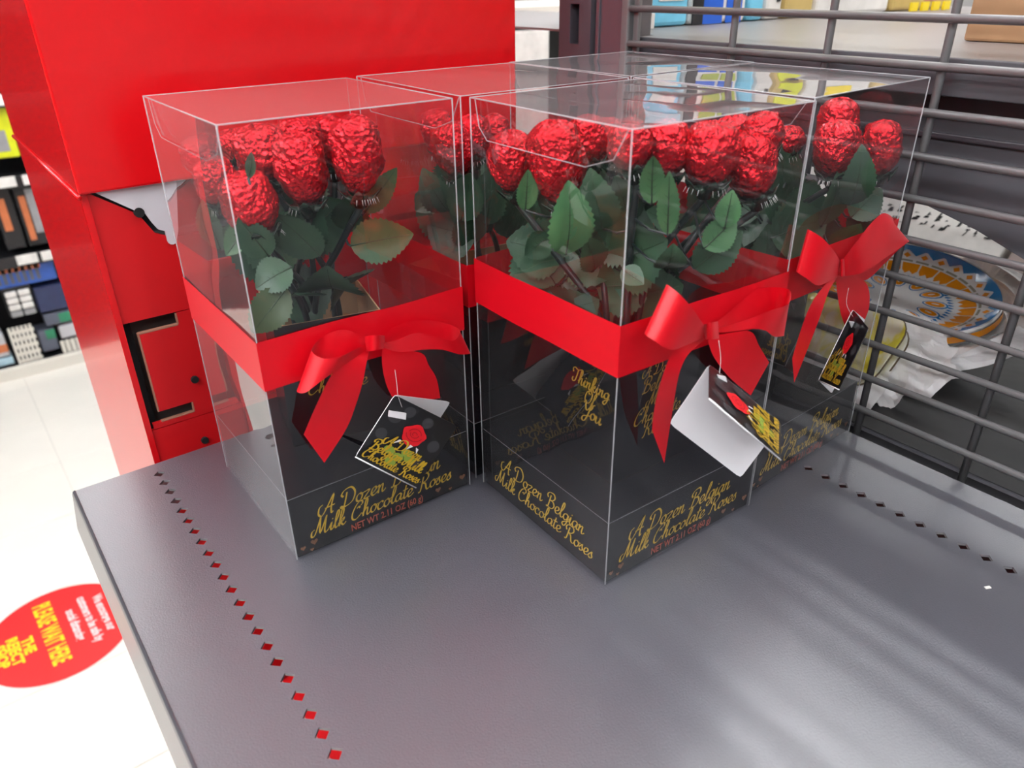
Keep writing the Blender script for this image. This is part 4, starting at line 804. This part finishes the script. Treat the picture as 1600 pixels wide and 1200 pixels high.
# ------------------------------------------------------------------ chocolate roses
RL = {'A': ['lowest foil rose at the left front corner of the left gift box', 'centre front foil rose of the left gift box', 'right-hand foil rose of the left gift box, set apart from the others', 'foil rose behind the lowest one in the left gift box', 'foil rose peeping above the centre front one in the left gift box', 'foil rose between the centre and right ones, at the rear of the left box', 'foil rose seen low through the side pane of the left gift box', 'foil rose seen high through the side pane of the left gift box', 'rear foil rose touching the back pane of the left gift box'],
      'B': ['leftmost foil rose of the centre gift box', 'large foil rose left of the front corner edge of the centre box', 'foil rose half hidden right of the large left one in the centre box', 'foil rose just left of the front corner edge in the centre box', 'foil rose just right of the front corner edge in the centre box', 'broad foil rose in the middle of the right pane of the centre box', 'lowest right-hand foil rose in the centre gift box', 'foil rose at the top right behind the lowest one in the centre box', 'rear foil rose in the centre box, between the two left of the corner edge', 'foil rose between the broad one and the lowest one in the centre box'],
      'C': ['topmost foil rose of the right gift box, above a second one', 'foil rose directly below the topmost one in the right gift box', 'rightmost foil rose of all, nearest the wire mesh', 'faint foil rose seen through two panes left in the right gift box'],
      'D': ['foil rose seen in the gap left of the centre box edge', 'pale leftmost foil rose of the rear gift box', 'foil rose of the rear box crossed by the left edge of the centre box', 'foil rose of the rear box seen through the centre box side pane'],
      'E': ['left foil rose of the farthest gift box', 'middle foil rose of the farthest gift box', 'right foil rose of the farthest gift box']}
def bud_mesh(P, T, rad, seed):
    rr = random.Random(seed); ax = (T - P); Lh = ax.length; ax.normalize(); u = ax.cross(Vector((.3, .8, .1))).normalized(); v = ax.cross(u)
    nu, nv = 56, 36; k1 = rr.random() * 6; rows = []
    for i in range(nv + 1):
        t = i / nv; pr = (math.sin(min(t / .5, 1) * PI / 2) ** .55) if t < .5 else 1 - .32 * ((t - .5) / .5) ** 2.2
        if t > .86: pr *= math.sqrt(max(0, 1 - ((t - .86) / .14) ** 2)) * .9 + .1 * (1 - (t - .86) / .14)
        if t < .04: pr *= t / .04 * .8 + .2
        row = []
        for j in range(nu):
            a = 2 * PI * j / nu; sp = (a / (2 * PI) * 3 + t * .9 + k1) % 1
            r_ = rad * pr * (1 + .09 * (sp - .5) * min(1, 3 * (1 - t) + .35) * min(1, t * 5))
            q = Vector((math.cos(a) * 2.2, math.sin(a) * 2.2, t * 3.2 + seed * 7))
            r_ *= 1 + .09 * noise.noise(q) + .08 * noise.noise(q * 3.1) * (.4 + t) + .035 * noise.noise(q * 7)
            row.append(P + ax * (Lh * t + rad * .10 * noise.noise(q * 2.3) * min(1, t * 4)) + (u * math.cos(a) + v * math.sin(a)) * max(r_, .0003))
        rows.append(row)
    mb = MB().grid(rows, close=True); n0 = len(mb.v); mb.v += [tuple(P), tuple(T + ax * .0004)]
    for j in range(nu): mb.f += [(n0, (j + 1) % nu, j), (n0 + 1, nv * nu + j, nv * nu + (j + 1) % nu)]; mb.m += [0, 0]
    return mb
def leaf_parts(P, T, wd, face, seed, parent, kind):
    rr = random.Random(seed); P, T = Vector(P), Vector(T); ax = T - P; Lh = ax.length; ax.normalize()
    side = ax.cross(face).normalized(); nrm = side.cross(ax).normalized(); tw = rr.uniform(-.35, .35); side = (side * math.cos(tw) + nrm * math.sin(tw)); nrm = side.cross(ax)
    n = 26; rows = []; wd *= 1.15; bend = rr.uniform(-.10, .16)
    def cen(t): return P + ax * Lh * t + nrm * (bend * Lh * 4 * t * (1 - t))
    for i in range(n + 1):
        t = i / n; w_ = wd / 2 * (math.sin(PI * min(1, t ** .8 * 1.0)) ** .75 if 0 < t < 1 else 0.02)
        w_ = max(w_, .0003); ser = 1 + (.07 if i % 2 else -.05); r_ = []
        for k, f_ in enumerate((-1, -.55, 0, .55, 1)):
            e = f_ * w_ * (ser if abs(f_) == 1 else 1); r_.append(cen(t) + side * e + nrm * (abs(f_) * w_ * .22))
        rows.append(r_)
    lf = obj('leaf', MB().grid(rows), 'leaf%d' % kind, parent, True)
    mb = MB().tube([cen(i / 8 * .93) for i in range(9)], .00045, 5, r2=.00015)
    for i in range(1, 5):
        t = i / 7
        for s_ in (-1, 1): mb.tube([cen(t), cen(t + .12) + side * s_ * wd * .3 + nrm * wd * .06 - nrm * .0001], .00012, 4)
    obj('vein', mb, 'vein', lf, True); return lf
vdir = Vector((-.6, -.8, .25)).normalized()
for b in 'ABCDE':
    L = LB(b); vx, vy, vr = VASE[b]; cv, sv = math.cos(vr), math.sin(vr); RS = []
    for i, (P, T, rad) in enumerate(D['roses'][b]):
        P, T = Vector(P), Vector(T); rr = random.Random(i * 17 + ord(b)); rad *= 1.05; P = P - (T - P) * .07; T = T + (T - P) * .03; T.z = min(T.z, .2375)
        lx, ly = rr.uniform(-.016, .016), rr.uniform(-.016, .016); S0 = L(vx + cv * lx - sv * ly, vy + sv * lx + cv * ly, BTZ + .006)
        o = thing('chocolate_rose', tuple(S0), RL[b][i], 'chocolate rose', 'foil roses in the acetate boxes')
        obj('bud', bud_mesh(P, T, rad, i * 3.7 + ord(b)), 'foil', o, True)
        ax = (T - P).normalized(); u = ax.cross(Vector((.2, .9, .1))).normalized(); v = ax.cross(u)
        mb = MB(); rows = []
        for k, (h_, r_) in enumerate(((-.006, .0028), (-.002, .0045), (.0015, rad * .62), (.005, rad * .9))):
            rows.append([P + ax * h_ + (u * math.cos(a) + v * math.sin(a)) * r_ * (1 if k < 2 else (1.03 + .12 * math.cos(5 * a)) if k == 2 else (.82 + .22 * math.cos(5 * a))) for a in [2 * PI * j / 30 for j in range(30)]])
        rows[3] = [p - ax * .004 * (1 - math.cos(5 * 2 * PI * j / 30)) for j, p in enumerate(rows[3])]
        cx = obj('calyx', mb.grid(rows, close=True), 'calyx', o, True, solid=.0004)
        lit = MB()
        for q in range(3):
            a = rr.uniform(0, 6.28)
            for s_ in range(4): c_ = P + ax * .0 + (u * math.cos(a + s_ * .3) + v * math.sin(a + s_ * .3)) * rad * .72; lit.tube([c_, c_ - ax * .0026 + (c_ - P).normalized() * .0012], .00016, 4, r2=.00005)
        obj('glint_sliver', lit, 'string', cx)  # pale slivers painting the small highlights on the glossy calyx
        mid = P.lerp(S0, .55) + Vector((rr.uniform(-.003, .003), rr.uniform(-.003, .003), 0)); rim = L(vx + (cv * lx - sv * ly) * 1.2, vy + (sv * lx + cv * ly) * 1.2, VT)
        path = catmull([S0, rim, P.lerp(rim, .4), P - ax * .006], 6)
        obj('stem', MB().tube(path, .0019, 8), 'stem', o, True); RS.append((o, path, P))
    def near(p): return min(RS, key=lambda r_: min((q - Vector(p)).length for q in r_[1]))
    def add_leaf(P, T, wd, kind, seed):
        o, path, _ = near(P); q = min(path, key=lambda q: (q - Vector(P)).length)
        lf = leaf_parts(P, T, wd, vdir, seed, o, kind)
        obj('leaf_stalk', MB().tube([q, (q + Vector(P)) / 2 - Vector((0, 0, .002)), Vector(P)], .0007, 5), 'stem', o, True)
    for i, (P, T, wd, kind) in enumerate(D['leaves'][b]): add_leaf(P, T, wd, kind, i + ord(b))
    rr = random.Random(ord(b) * 3)
    for i in range({'A': 16, 'B': 20, 'C': 14, 'D': 16, 'E': 12}[b]):
        lx, ly = rr.uniform(-.03, .03), rr.uniform(-.01, .035); z = rr.uniform(.125, .178); a = rr.uniform(0, 6.28)
        x2, y2 = max(-.05, min(.05, lx + .032 * math.cos(a))), max(-.05, min(.05, ly + .032 * math.sin(a)))
        add_leaf(L(lx, ly, z), L(x2, y2, z + rr.uniform(.0, .028)), rr.uniform(.028, .038), 0, i * 5 + 1)
